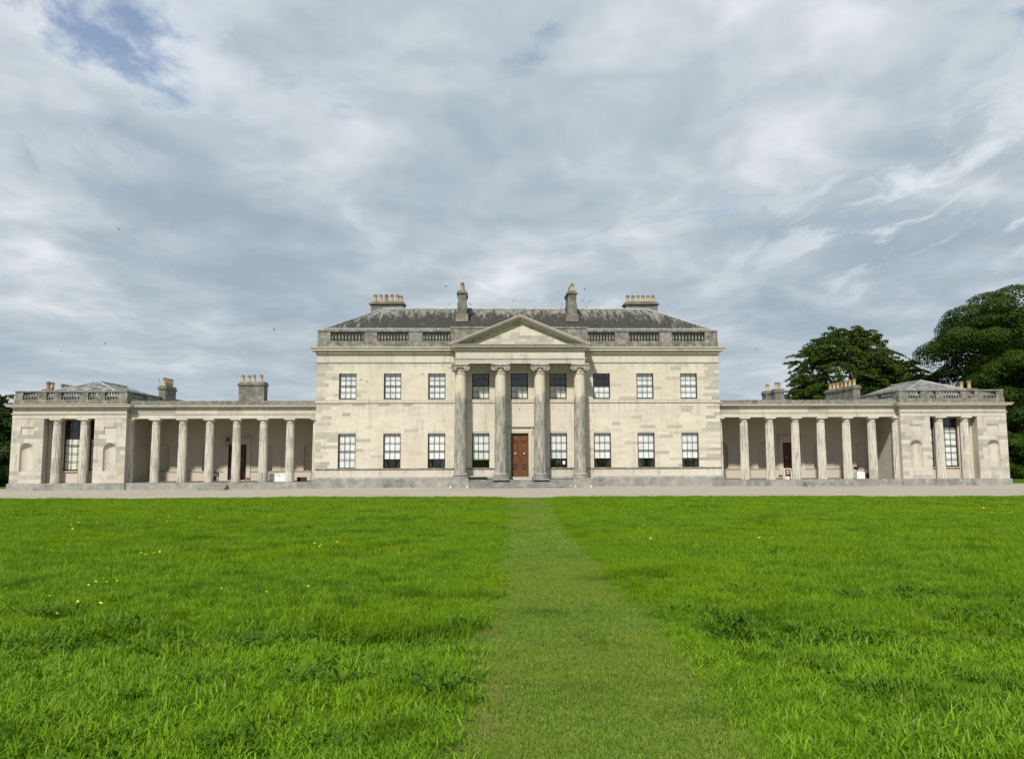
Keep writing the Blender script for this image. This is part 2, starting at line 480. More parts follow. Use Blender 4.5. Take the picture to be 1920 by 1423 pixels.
# ------------------------------------------------------------------ mesh builder
class MB:
    def __init__(s):
        s.v, s.f, s.t, s.m = [], [], [], []

    def face(s, idx, tone=0.5, mi=0):
        s.f.append(idx)
        s.t.append(tone)
        s.m.append(mi)

    def box(s, x0, x1, y0, y1, z0, z1, tone=0.5, mi=0):
        n = len(s.v)
        s.v += [(x0, y0, z0), (x1, y0, z0), (x1, y1, z0), (x0, y1, z0), (x0, y0, z1), (x1, y0, z1), (x1, y1, z1), (x0, y1, z1)]
        for q in ((0, 1, 5, 4), (1, 2, 6, 5), (2, 3, 7, 6), (3, 0, 4, 7), (4, 5, 6, 7), (3, 2, 1, 0)):
            s.face([n + i for i in q], tone, mi)
        return s

    def prism(s, poly, y0, y1, tone=0.5):
        """closed polygon (x, z), counter-clockwise seen from -y, extruded in y"""
        n, k = len(s.v), len(poly)
        s.v += [(x, y0, z) for x, z in poly] + [(x, y1, z) for x, z in poly]
        s.face(list(range(n, n + k)), tone)
        s.face(list(range(n + 2 * k - 1, n + k - 1, -1)), tone)
        for i in range(k):
            j = (i + 1) % k
            s.face([n + j, n + i, n + k + i, n + k + j], tone)
        return s

    def lathe(s, prof, n=24, c=(0, 0), tone=0.5, rad=None, a0=0.0, a1=2 * math.pi, axis='z', cap=True):
        base = len(s.v)
        full = abs(a1 - a0 - 2 * math.pi) < 1e-6
        m = n if full else n + 1
        for r, z in prof:
            for i in range(m):
                a = a0 + (a1 - a0) * i / n
                rr = r * (rad(a) if rad else 1.0)
                if axis == 'z':
                    s.v.append((c[0] + rr * math.cos(a), c[1] + rr * math.sin(a), z))
                else:
                    s.v.append((c[0] + rr * math.cos(a), z, c[1] + rr * math.sin(a)))
        for k in range(len(prof) - 1):
            for i in range(n):
                j = (i + 1) % m
                q = [base + k * m + i, base + k * m + j, base + (k + 1) * m + j, base + (k + 1) * m + i]
                s.face(q if axis == 'z' else q[::-1], tone)
        if cap:
            lo = [base + i for i in range(m)]
            hi = [base + (len(prof) - 1) * m + i for i in range(m)]
            s.face(lo[::-1] if axis == 'z' else lo, tone)
            s.face(hi if axis == 'z' else hi[::-1], tone)
        return s

    def sweep(s, prof, path, tone=0.5):
        """prof: (outward offset, z) closed polygon; path: XY polyline, outward on its right-hand side"""
        pts = [Vector(p) for p in path]
        k = len(prof)
        base = len(s.v)
        for i, p in enumerate(pts):
            d0 = (pts[i] - pts[i - 1]).normalized() if i > 0 else None
            d1 = (pts[i + 1] - pts[i]).normalized() if i < len(pts) - 1 else None
            d0, d1 = d0 or d1, d1 or d0
            n0, n1 = Vector((d0.y, -d0.x)), Vector((d1.y, -d1.x))
            b = (n0 + n1)
            b = b / max(0.2, b.dot(n0))
            for o, z in prof:
                s.v.append((p.x + b.x * o, p.y + b.y * o, z))
        for i in range(len(pts) - 1):
            for a in range(k):
                c = (a + 1) % k
                s.face([base + i * k + a, base + (i + 1) * k + a, base + (i + 1) * k + c, base + i * k + c], tone)
        s.face([base + a for a in range(k)][::-1], tone)
        s.face([base + (len(pts) - 1) * k + a for a in range(k)], tone)
        return s

    def tube(s, pts, radii, n=8, tone=0.5):
        base = len(s.v)
        pts = [Vector(p) for p in pts]
        for i, p in enumerate(pts):
            d = (pts[min(i + 1, len(pts) - 1)] - pts[max(i - 1, 0)]).normalized()
            u = d.orthogonal().normalized()
            w = d.cross(u)
            for a in range(n):
                an = 2 * math.pi * a / n
                q = p + (u * math.cos(an) + w * math.sin(an)) * radii[i]
                s.v.append(tuple(q))
        for i in range(len(pts) - 1):
            for a in range(n):
                b = (a + 1) % n
                s.face([base + i * n + a, base + i * n + b, base + (i + 1) * n + b, base + (i + 1) * n + a], tone)
        s.face([base + a for a in range(n)][::-1], tone)
        s.face([base + (len(pts) - 1) * n + a for a in range(n)], tone)
        return s

    def mesh(s, name, mats, smooth=None):
        me = bpy.data.meshes.new(name)
        me.from_pydata(s.v, [], s.f)
        for m in (mats if isinstance(mats, list) else [mats]):
            me.materials.append(m)
        if max(s.m, default=0) > 0:
            me.polygons.foreach_set('material_index', s.m)
        a = me.attributes.new('tone', 'FLOAT', 'FACE')
        a.data.foreach_set('value', s.t)
        if smooth:
            me.polygons.foreach_set('use_smooth', [True] * len(s.f))
            me.set_sharp_from_angle(angle=R(smooth))
        me.update()
        return me

    def build(s, name, mats, parent=None, smooth=None):
        return link(name, s.mesh(name, mats, smooth), parent)


def link(name, data, parent=None, loc=None, rot=None):
    o = bpy.data.objects.new(name, data)
    col.objects.link(o)
    if parent:
        o.parent = parent
    if loc is not None:
        o.location = loc
    if rot is not None:
        o.rotation_euler = rot
    return o


def tag(o, label=None, cat=None, group=None, kind=None):
    for k, v in (('label', label), ('category', cat), ('group', group), ('kind', kind)):
        if v:
            o[k] = v
    return o


def empty(name, loc, rz=0.0):
    o = link(name, None, None, loc, (0, 0, rz))
    o.empty_display_size = 0.3
    return o


# ------------------------------------------------------------------ terrain
def sstep(a, b, x):
    t = min(1.0, max(0.0, (x - a) / (b - a)))
    return t * t * (3 - 2 * t)


def edge_y(x):
    return -15.2 - 0.10 * x + 0.10 * math.sin(x * 0.9) + 0.06 * math.sin(x * 2.3)


PATH_L = [(-14.9, -1.37), (-20, -1.52), (-27, -1.72), (-35.1, -1.94), (-44.2, -2.2), (-47.4, -2.33), (-49.5, -2.42), (-50.8, -2.47), (-52.5, -2.56), (-60, -2.9)]
PATH_R = [(-14.9, 1.17), (-20, 0.86), (-27, 0.42), (-35.3, -0.08), (-41.8, -0.42), (-45.8, -0.61), (-48.2, -0.63), (-50.0, -0.70), (-51.4, -0.78), (-52.5, -0.83), (-60, -1.2)]


def interp(tab, y):
    if y >= tab[0][0]:
        return tab[0][1]
    for (y0, x0), (y1, x1) in zip(tab, tab[1:]):
        if y >= y1:
            return x0 + (x1 - x0) * (y - y0) / (y1 - y0)
    return tab[-1][1]


def path_d(x, y):
    """signed distance to the mown path (negative inside)"""
    return max(interp(PATH_L, y) - x, x - interp(PATH_R, y))


def gz(x, y):
    z = -0.08 * sstep(13, 20, abs(x)) * (1 - sstep(14, 22, -y))
    if y < -15:
        z += 0.75 * min(1.0, (-15 - y) / 38.0)
        z += 0.035 * math.sin(x * 0.31 + 1.0) * math.sin(y * 0.27) * sstep(17, 24, -y)
        band = math.exp(-((y + 49.75 + 0.12 * math.sin(x * 1.7)) / 0.42) ** 2)
        z -= 0.13 * band * sstep(0.05, 0.5, path_d(x, y))
    return z


def sheet(name, xs, ys, zoff, mat, yfun=None):
    b = MB()
    for y in ys:
        for x in xs:
            yy = yfun(x, y) if yfun else y
            b.v.append((x, yy, gz(x, yy) + zoff))
    nx = len(xs)
    for j in range(len(ys) - 1):
        for i in range(nx - 1):
            b.face([j * nx + i, j * nx + i + 1, (j + 1) * nx + i + 1, (j + 1) * nx + i])
    return tag(b.build(name, mat, None, 180), kind='structure')


fx = [-3000, -800, -250, -120] + list(np.linspace(-80, 80, 41)) + [120, 250, 800, 3000]
fy = [-3000, -600, -150, -90] + list(np.linspace(-66, 60, 43)) + [90, 180, 600, 3000]
sheet('ground', fx, fy, -0.10, M['soil'])
sheet('gravel_forecourt', list(np.linspace(-70, 70, 71)), list(np.linspace(-24, 3, 20)), 0.0, M['gravel'])
sheet('lawn', list(np.linspace(-60, 60, 241)), list(np.linspace(0, 1, 130)), 0.012, M['soil'],
      lambda x, t: edge_y(x) - t ** 1.0 * (60 + edge_y(x)) - 0.02)
b = MB()
pys = list(np.linspace(-15.0, -58.0, 140))
for y in pys:
    l, r = interp(PATH_L, y), interp(PATH_R, y)
    for k in range(9):
        x = l + (r - l) * k / 8
        b.v.append((x, y, gz(x, y) + 0.020))
for j in range(len(pys) - 1):
    for i in range(8):
        b.face([j * 9 + i, (j + 1) * 9 + i, (j + 1) * 9 + i + 1, j * 9 + i + 1])
tag(b.build('mown_path', M['pathsoil'], None, 180), kind='structure')

# ------------------------------------------------------------------ the house
house = empty('country_house', (0, 0, 0))
tag(house, 'long cream limestone country house with columned portico, colonnade wings and end pavilions', 'house')

BLOCKS = []      # (area, x0, x1, z0, z1, yf, depth, tone, material index)
STONE_MATS = [M['stone'], M['trim'], M['wing'], M['smooth'], M['parapet'], M['plinth']]
MI = {k: i for i, k in enumerate(('stone', 'trim', 'wing', 'smooth', 'parapet', 'plinth'))}


def ashlar(x0, x1, z0, z1, ch, yf, mat, holes=(), lmin=0.6, lmax=1.15, depth=0.03, tonefn=None, arch=()):
    rows = max(1, round((z1 - z0) / ch))
    h = (z1 - z0) / rows
    gap = 0.0016
    for r in range(rows):
        za, zb = z0 + r * h, z0 + (r + 1) * h
        zm = 0.5 * (za + zb)
        cuts = sorted([(a, b2) for a, b2, c, d in holes if c < zm < d] +
                      [(cx - hw, cx + hw) for cx, half, zs in arch if zm < zs + half * 0.98 and zm > zs - 90
                       for hw in [half if zm < zs else math.sqrt(max(0.0, half * half - (zm - zs) ** 2))] if zm > ARCH_BASE])
        segs, cur = [], x0
        for a, b2 in cuts:
            if a - cur > 0.02:
                segs.append((cur, a))
            cur = max(cur, b2)
        if x1 - cur > 0.02:
            segs.append((cur, x1))
        for a, b2 in segs:
            x = a
            first = True
            while x < b2 - 1e-4:
                w = random.uniform(lmin, lmax)
                if first and r % 2:
                    w *= 0.55
                first = False
                if b2 - (x + w) < lmin * 0.45:
                    w = b2 - x
                t = tonefn(x + w / 2, zm) if tonefn else random.random() ** 1.0 * 0.78
                BLOCKS.append((w * h, x + gap, x + w - gap, za + gap, zb - gap, yf + random.uniform(-0.0012, 0.0012), depth, t, MI[mat]))
                x += w


ARCH_BASE = 1.29


def grid_wall(mb, x0, x1, z0, z1, y0, y1, holes):
    xs = sorted({x0, x1, *[h[0] for h in holes], *[h[1] for h in holes]})
    zs = sorted({z0, z1, *[h[2] for h in holes], *[h[3] for h in holes]})
    for a, b2 in zip(xs, xs[1:]):
        run = None
        for c, d in zip(zs, zs[1:]):
            xm, zm = (a + b2) / 2, (c + d) / 2
            solid = not any(h[0] < xm < h[1] and h[2] < zm < h[3] for h in holes)
            if solid:
                run = (run[0], d) if run else (c, d)
            if (not solid or d == zs[-1]) and run:
                mb.box(a, b2, y0, y1, run[0], run[1], 0.3)
                run = None


WX = [12.71, 9.41, 6.14, 2.88]
GX = [-12.71, -9.41, -6.14, -2.88, 2.88, 6.14, 9.41, 12.71]
UX = [-12.71, -9.41, -6.14, -2.88, 0.0, 2.88, 6.14, 9.41, 12.71]
HW = 0.64
GZ0, GZ1, UZ0, UZ1 = 1.345, 3.915, 6.45, 8.46
holes = [(x - HW, x + HW, GZ0, GZ1) for x in GX] + [(x - HW, x + HW, UZ0, UZ1) for x in UX] + [(-0.655, 0.655, 0.54, 3.93)]

wall = MB()
grid_wall(wall, -14.97, 14.97, 0.0, 10.3, 0.03, 0.55, holes)
wall.box(-14.97, -14.45, 0.55, 16, 0, 10.3).box(14.45, 14.97, 0.55, 16, 0, 10.3).box(-14.45, 14.45, 15.5, 16, 0, 10.3)
wall_main = wall.build('wall', M['stone'], house)


def tone_main(x, z):
    e = abs(x)
    pr = 0.03 + (0.55 if e > 14.2 else 0.0) + (0.12 if e > 11.5 else 0.0)
    if e < 5:
        return random.uniform(0.35, 0.74)
    if random.random() < pr:
        return random.uniform(0.78, 1.0)
    return random.uniform(0.02, 0.75) if random.random() < 0.75 else random.uniform(0.3, 0.6)


ashlar(-15.0, 15.0, 0.74, 1.29, 0.55, 0.0, 'trim', [(-0.655, 0.655, 0, 9)], 1.4, 2.6)
ashlar(-15.0, 15.0, 1.39, 6.17, 0.239, 0.0, 'stone', holes, tonefn=tone_main)
ashlar(-15.0, 15.0, 6.39, 9.11, 0.247, 0.0, 'stone', holes, tonefn=tone_main)
ashlar(-15.0, 15.0, 9.22, 9.72, 0.5, 0.0, 'trim', [(-4.6, 4.6, 0, 20)], 1.5, 2.6)
ashlar(-15.17, -5.05, 0.0, 0.575, 0.58, -0.15, 'plinth', [], 1.2, 2.4, 0.16, lambda x, z: random.random())
ashlar(5.05, 15.17, 0.0, 0.575, 0.58, -0.15, 'plinth', [], 1.2, 2.4, 0.16, lambda x, z: random.random())


def path3(w, yf, yb):
    return [(-w, yb), (-w, yf), (w, yf), (w, yb)]


def mould(name, prof, path, mat, smooth=None):
    zt, zb = prof[-1][1], prof[0][1]
    return MB().sweep(prof + [(-0.06, zt), (-0.06, zb)], path).build(name, mat, house, smooth)


# base mould, sill string, first-floor band, architrave string
mould('base_moulding', [(0.14, 0.578), (0.13, 0.63), (0.05, 0.70), (0.015, 0.735)], path3(15.0, 0.0, 16), M['plinth'])
for sgn in (-1, 1):
    xa, xb = (-15.0, -0.95) if sgn < 0 else (0.95, 15.0)
    mould('sill_string', [(0.02, 1.293), (0.075, 1.31), (0.075, 1.342), (0.01, 1.387)], [(xa, 0.0), (xb, 0.0)], M['parapet'])
mould('string_course', [(0.012, 6.172), (0.07, 6.18), (0.07, 6.235), (0.04, 6.25), (0.04, 6.36), (0.01, 6.387)], path3(15.0, 0.0, 16), M['trim'])
for sgn in (-1, 1):
    pth = [(-15.0, 16), (-15.0, 0.0), (-4.62, 0.0)] if sgn < 0 else [(4.62, 0.0), (15.0, 0.0), (15.0, 16)]
    mould('architrave_string', [(0.012, 9.112), (0.03, 9.13), (0.08, 9.17), (0.08, 9.20), (0.012, 9.218)], pth, M['trim'])
    pth2 = [(-15.0, 16), (-15.0, 0.0), (-4.72, 0.0)] if sgn < 0 else [(4.72, 0.0), (15.0, 0.0), (15.0, 16)]
    mould('cornice', [(0.01, 9.722), (0.05, 9.75), (0.07, 9.82), (0.10, 9.83), (0.10, 9.98), (0.16, 10.0), (0.34, 10.03), (0.36, 10.07), (0.36, 10.15), (0.42, 10.19), (0.47, 10.27), (0.47, 10.31)], pth2, M['trim'])
dent = MB()


def dentils(x0, x1, y, z0, z1, pitch, w, d):
    n = int((x1 - x0) / pitch)
    for i in range(n):
        x = x0 + (i + 0.5) * (x1 - x0) / n
        dent.box(x - w / 2, x + w / 2, y - d, y, z0, z1)


dentils(-15.1, -4.75, -0.10, 9.86, 9.975, 0.18, 0.10, 0.11)
dentils(4.75, 15.1, -0.10, 9.86, 9.975, 0.18, 0.10, 0.11)

# ---- balustrade helper
baluster_prof = [(0.075, 0.0), (0.075, 0.05), (0.045, 0.07), (0.035, 0.10), (0.06, 0.15), (0.088, 0.22), (0.078, 0.30), (0.045, 0.40), (0.033, 0.50), (0.038, 0.56), (0.055, 0.58), (0.055, 0.60), (0.04, 0.62), (0.072, 0.64), (0.072, 0.70)]
bal_mesh = {}


def balusters(x0, x1, n, y, z0, z1, parent):
    h = round(z1 - z0, 3)
    if h not in bal_mesh:
        bal_mesh[h] = MB().lathe([(r, z * h / 0.70) for r, z in baluster_prof], 10).mesh('baluster', M['parapet'], 50)
    for i in range(n):
        link('baluster', bal_mesh[h], parent, (x0 + (i + 0.5) * (x1 - x0) / n, y, z0))


def parapet(xl, xr, bays, y0, y1, zb, zp, zr, zt, counts, name='balustrade'):
    """base course zb-zp, pedestals and balusters zp-zr, rail zr-zt"""
    m = MB()
    m.box(xl - 0.03, xr + 0.03, y0 - 0.03, y1 + 0.03, zb, zp, 0.4)
    m.sweep([(0.0, zr), (0.05, zr + 0.02), (0.05, zt - 0.02), (0.02, zt), (-0.42, zt), (-0.42, zr)], [(xl, y0), (xr, y0)], 0.5)
    o = m.build(name, M['parapet'], house)
    edges = [xl] + [v for bb in bays for v in bb] + [xr]
    for a, b2 in zip(edges[0::2], edges[1::2]):
        if b2 - a > 0.05:
            MB().box(a, b2, y0 + 0.005, y1 - 0.005, zp + 0.001, zr - 0.001, random.random()).build('pedestal', M['parapet'], o)
    for (a, b2), n in zip(bays, counts):
        balusters(a, b2, n, (y0 + y1) / 2, zp, zr, o)
    return o


PY0, PY1 = -0.06, 0.30
parapet(-14.97, -5.10, [(-14.02, -11.55), (-10.58, -8.25), (-7.23, -5.15)], PY0, PY1, 10.312, 10.78, 11.48, 11.63, [10, 10, 9])
parapet(5.10, 14.97, [(5.15, 7.2), (8.22, 10.55), (11.52, 14.0)], PY0, PY1, 10.312, 10.78, 11.48, 11.63, [9, 10, 10])
cp = MB().box(-5.09, 5.09, -0.10, 0.5, 10.312, 11.74, 0.5)
cp.box(-5.13, 5.13, -0.15, 0.55, 11.741, 11.87, 0.4)
cp.build('parapet_block', M['parapet'], house)
for s in (-1, 1):
    m = MB().box(min(s * 14.61, s * 15.0), max(s * 14.61, s * 15.0), 0.31, 15.9, 10.312, 10.78, 0.4)
    m.box(min(s * 14.61, s * 14.97), max(s * 14.61, s * 14.97), 0.31, 15.9, 10.781, 11.48, 0.5)
    m.box(min(s * 14.57, s * 15.01), max(s * 14.57, s * 15.01), 0.37, 15.9, 11.481, 11.63, 0.5)
    m.build('side_parapet', M['parapet'], house)

# ---- roof (hipped), lead gutter, ridge and hips
ex, ey0, ey1, ez, rz_, rx, ry = 14.62, 1.2, 13.8, 11.92, 14.13, 10.85, 4.95
m = MB()
v = [(-ex, ey0, ez), (ex, ey0, ez), (ex, ey1, ez), (-ex, ey1, ez), (-rx, ry, rz_), (rx, ry, rz_), (rx, ey1 - (ry - ey0), rz_), (-rx, ey1 - (ry - ey0), rz_)]
m.v = v
for q in ((0, 1, 5, 4), (1, 2, 6, 5), (2, 3, 7, 6), (3, 0, 4, 7), (4, 5, 6, 7)):
    m.face(list(q))
roof = m.build('roof', M['slate'], house)
gm = MB().box(-ex - 0.15, ex + 0.15, ey0 - 0.25, ey0 + 0.1, ez - 0.10, ez + 0.015)
gm.box(-ex - 0.02, -ex + 0.2, ey0 + 0.11, ey1, ez - 0.1, ez + 0.01).box(ex - 0.2, ex + 0.02, ey0 + 0.11, ey1, ez - 0.1, ez + 0.01)
gm.box(-14.9, 14.9, 0.56, ey0 - 0.26, 10.5, 10.6).box(-14.9, 14.9, ey0, 15.9, 11.5, 11.78)
MB().box(-14.5, 14.5, ey0 - 0.2, ey0 - 0.05, 10.5, ez - 0.11).build('shade_strip', M['sash'], roof)  # added dark strip: shade seen between the balusters, put in as colour
gm.build('lead_gutter', M['lead'], roof)
rm = MB().tube([(-rx, ry, rz_ + 0.03), (rx, ry, rz_ + 0.03)], [0.09, 0.09], 8)
rm.build('ridge_roll', M['lead'], roof, 40)
for s in (-1, 1):
    MB().tube([(s * rx, ry, rz_ + 0.03), (s * ex, ey0, ez + 0.05)], [0.07, 0.07], 8).build('hip_roll', M['lead'], roof, 40)

# ---- chimneys
pot_mesh = MB().lathe([(0.17, 0.0), (0.17, 0.05), (0.135, 0.08), (0.12, 0.45), (0.13, 0.50), (0.175, 0.53), (0.175, 0.58), (0.14, 0.60), (0.135, 0.70), (0.10, 0.70), (0.10, 0.60)], 14).mesh('chimney_pot', M['pot'], 40)


def chimney(x0, x1, y0, y1, z0, z1, pots, mid=None, mat='chimney', ps=1.0, cap=0.16):
    m = MB()
    m.box(x0, x1, y0, y1, z0, z1 - 0.36, 0.4)
    if mid:
        m.box(x0 - 0.04, x1 + 0.04, y0 - 0.04, y1 + 0.04, z0, mid, 0.35)
        m.box(x0 - 0.16, x1 + 0.16, y0 - 0.14, y1 + 0.14, z0 - 0.05, z0 + 0.55, 0.6)
    pr = [(0.0, z1 - 0.36), (0.04, z1 - 0.34), (cap, z1 - 0.27), (cap, z1 - 0.17), (0.03, z1 - 0.15), (0.0, z1), (-0.1, z1), (-0.1, z1 - 0.36)]
    m.sweep(pr, [(x0, y1), (x0, y0), (x1, y0), (x1, y1)], 0.3)
    m.sweep(pr, [(x1, y1 - 0.001), (x1 - 0.001, y1), (x0 + 0.001, y1), (x0, y1 - 0.001)], 0.3)
    m.box(x0 + 0.05, x1 - 0.05, y0 + 0.05, y1 - 0.05, z1 - 0.1, z1 - 0.005, 0.4)
    o = m.build('chimney', M[mat], house)
    for p in pots:
        link('chimney_pot', pot_mesh, o, (p[0], p[1], z1 - 0.006), (0, 0, random.uniform(0, 6))).scale = (ps, ps, ps * (p[2] if len(p) > 2 else 1.0))
    return o


chimney(-12.25, -9.53, 7.6, 8.7, 12.0, 15.34, [(-11.95 + i * 0.47, 8.1, 0.93) for i in range(5)] + [(-9.76, 8.1, 0.78)])
chimney(9.48, 12.2, 7.6, 8.7, 12.0, 15.36, [(9.74 + i * 0.44, 8.1, 0.88) for i in range(6)])
chimney(-4.69, -4.04, 2.55, 4.6, 12.75, 15.22, [(-4.36, 3.0, 0.98), (-4.36, 3.6, 0.85), (-4.36, 4.2, 0.85)], mid=14.22, cap=0.10)
chimney(3.98, 4.63, 2.55, 4.6, 12.75, 15.22, [(4.36, 3.0, 0.88), (4.30, 3.6, 0.75), (4.30, 4.2, 0.8)], mid=14.22, cap=0.10)

# ---- windows
pane_meshes = {}


def window_mesh(w, z0, z1, cols, rows, meet):
    h = z1 - z0
    m = MB()
    f, bar = 0.068, 0.026
    m.box(-w / 2, -w / 2 + f, 0, 0.09, 0, h).box(w / 2 - f, w / 2, 0, 0.09, 0, h)
    m.box(-w / 2 + f, w / 2 - f, 0, 0.09, h - 0.06, h).box(-w / 2 + f, w / 2 - f, -0.01, 0.09, 0, 0.10)
    zs = [0.10 + (h - 0.16) * i / rows for i in range(rows + 1)]
    xs = [-w / 2 + f + (w - 2 * f) * i / cols for i in range(cols + 1)]
    for i, z in enumerate(zs[1:-1], 1):
        t = 0.026 if i == meet else bar / 2
        m.box(-w / 2 + f, w / 2 - f, 0.018 if i != meet else 0.004, 0.062, z - t, z + t)
    for x in xs[1:-1]:
        m.box(x - bar / 2, x + bar / 2, 0.02, 0.06, 0.10, h - 0.06)
    return m.mesh('window', M['sash']), xs, zs


room_mesh = {}


def window(x, z0, z1, yf, w, cols, rows, meet, blind, recess=0.14, lower=False, blind_mat='blind', depth=1.4, curtains=False):
    key = (w, round(z1 - z0, 3), cols, rows)
    if key not in pane_meshes:
        me, xs, zs = window_mesh(w, z0, z1, cols, rows, meet)
        pw, ph = xs[1] - xs[0], zs[1] - zs[0]
        pm = MB().box(-pw / 2 + 0.012, pw / 2 - 0.012, 0, 0.004, -ph / 2 + 0.012, ph / 2 - 0.012).mesh('pane', M['glass'])
        h = z1 - z0
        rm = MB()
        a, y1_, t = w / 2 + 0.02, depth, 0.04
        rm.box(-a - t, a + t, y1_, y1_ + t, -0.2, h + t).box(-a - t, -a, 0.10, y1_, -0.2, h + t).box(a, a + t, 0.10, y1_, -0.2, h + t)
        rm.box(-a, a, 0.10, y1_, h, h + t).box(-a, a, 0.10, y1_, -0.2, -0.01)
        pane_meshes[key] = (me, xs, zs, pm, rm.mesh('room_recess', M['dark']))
    me, xs, zs, pm, rme = pane_meshes[key]
    o = link('window', me, house, (x, yf + recess, z0))
    for i in range(cols):
        for j in range(rows):
            link('pane', pm, o, ((xs[i] + xs[i + 1]) / 2, 0.040, (zs[j] + zs[j + 1]) / 2), (R(random.gauss(0, 0.55)), 0, R(random.gauss(0, 0.55))))
    link('room_recess', rme, o)
    h = z1 - z0
    if blind > 0:
        bz0, bz1 = (0.02, h * blind) if lower else (h * (1 - blind), h - 0.02)
        bm = MB().box(-w / 2 + 0.02, w / 2 - 0.02, 0.13, 0.145, bz0, bz1)
        if not lower:
            bm.box(-w / 2 + 0.02, w / 2 - 0.02, 0.12, 0.155, bz0 - 0.03, bz0)
        bm.build('blind', M[blind_mat], o)
    if curtains:
        cm = MB()
        for s in (-1, 1):
            cm.prism([(s * (w / 2 - 0.03), 0.05), (s * (w / 2 - 0.03), h * 0.34), (s * 0.10, h * 0.34), (s * (w / 2 - 0.22), h * 0.20), (s * (w / 2 - 0.32), 0.05)][::(-1 if s < 0 else 1)][::-1], 0.20, 0.24)
        cm.build('curtain', M['curtain'], o)
    return o


gb = {-12.71: 0.985, -9.41: 0.72, -6.14: 0.72, -2.88: 0.745, 2.88: 0.715, 6.14: 0.72, 9.41: 0.72, 12.71: 0.715}
for x in GX:
    window(x, GZ0, GZ1, 0.0, 2 * HW, 3, 4, 2, gb[x], curtains=abs(x) > 5 and x > -12)
for x in UX:
    if abs(x) < 3 or abs(x - 6.14) < 0.1:
        window(x, UZ0, UZ1, 0.0, 2 * HW, 3, 4, 2, 0.47, lower=True, blind_mat='creamblind' if abs(x) < 3 else 'blind')
    else:
        window(x, UZ0, UZ1, 0.0, 2 * HW, 3, 4, 2, 0.985)

# ---- portico
pf = MB()
pf.box(-3.70, 3.70, -1.15, 0.02, 0.0, 0.535, 0.4)
pf.box(-5.04, -3.701, -1.10, 0.02, 0.0, 0.53, 0.4).box(3.701, 5.04, -1.10, 0.02, 0.0, 0.53, 0.4)
pf.build('portico_floor', M['plinth'], house)
stm = None
steps = empty('steps', (0, 0, 0))
steps.parent = house
for i in range(4):
    zt = 0.535 - 0.0 - i * 0.134
    yb, yf = -1.15 - 0.0 - i * 0.33, -1.15 - (i + 1) * 0.33
    if i == 0:
        yf, yb = -1.48, -1.151
    m = MB().box(-3.69, 3.69, yf - 0.03, yb, zt - 0.045, zt - 0.001, 0.9).box(-3.69, 3.69, yf, yb, max(0.0, zt - 0.134), zt - 0.046, 0.2)
    m.build('step', M['plinth'], steps)
for s in (-1, 1):
    a, b2 = sorted((s * 3.705, s * 5.05))
    MB().box(a, b2, -1.87, -1.101, -0.02, 0.53, 0.7).build('column_pedestal', M['plinth'], house)

shaft_prof = [(0.50, 1.0), (0.47, 1.03), (0.452, 1.10)] + [(0.452 - 0.067 * (t ** 1.7), 1.10 + 7.06 * t) for t in [i / 12 for i in range(13)]] + [(0.43, 8.17), (0.435, 8.21), (0.39, 8.23)]
base_m = MB()
base_m.box(-0.60, 0.60, -0.60, 0.60, 0.54, 0.66, 0.5)
base_m.lathe([(0.585, 0.66), (0.605, 0.70), (0.605, 0.76), (0.575, 0.79), (0.50, 0.815), (0.50, 0.855), (0.545, 0.87), (0.555, 0.91), (0.545, 0.945), (0.50, 0.97), (0.50, 0.999)], 36)
shaft_me = MB().lathe(shaft_prof, 40).mesh('column', M['ionic'], 30)
base_me = base_m.mesh('base', M['plinth'], 35)


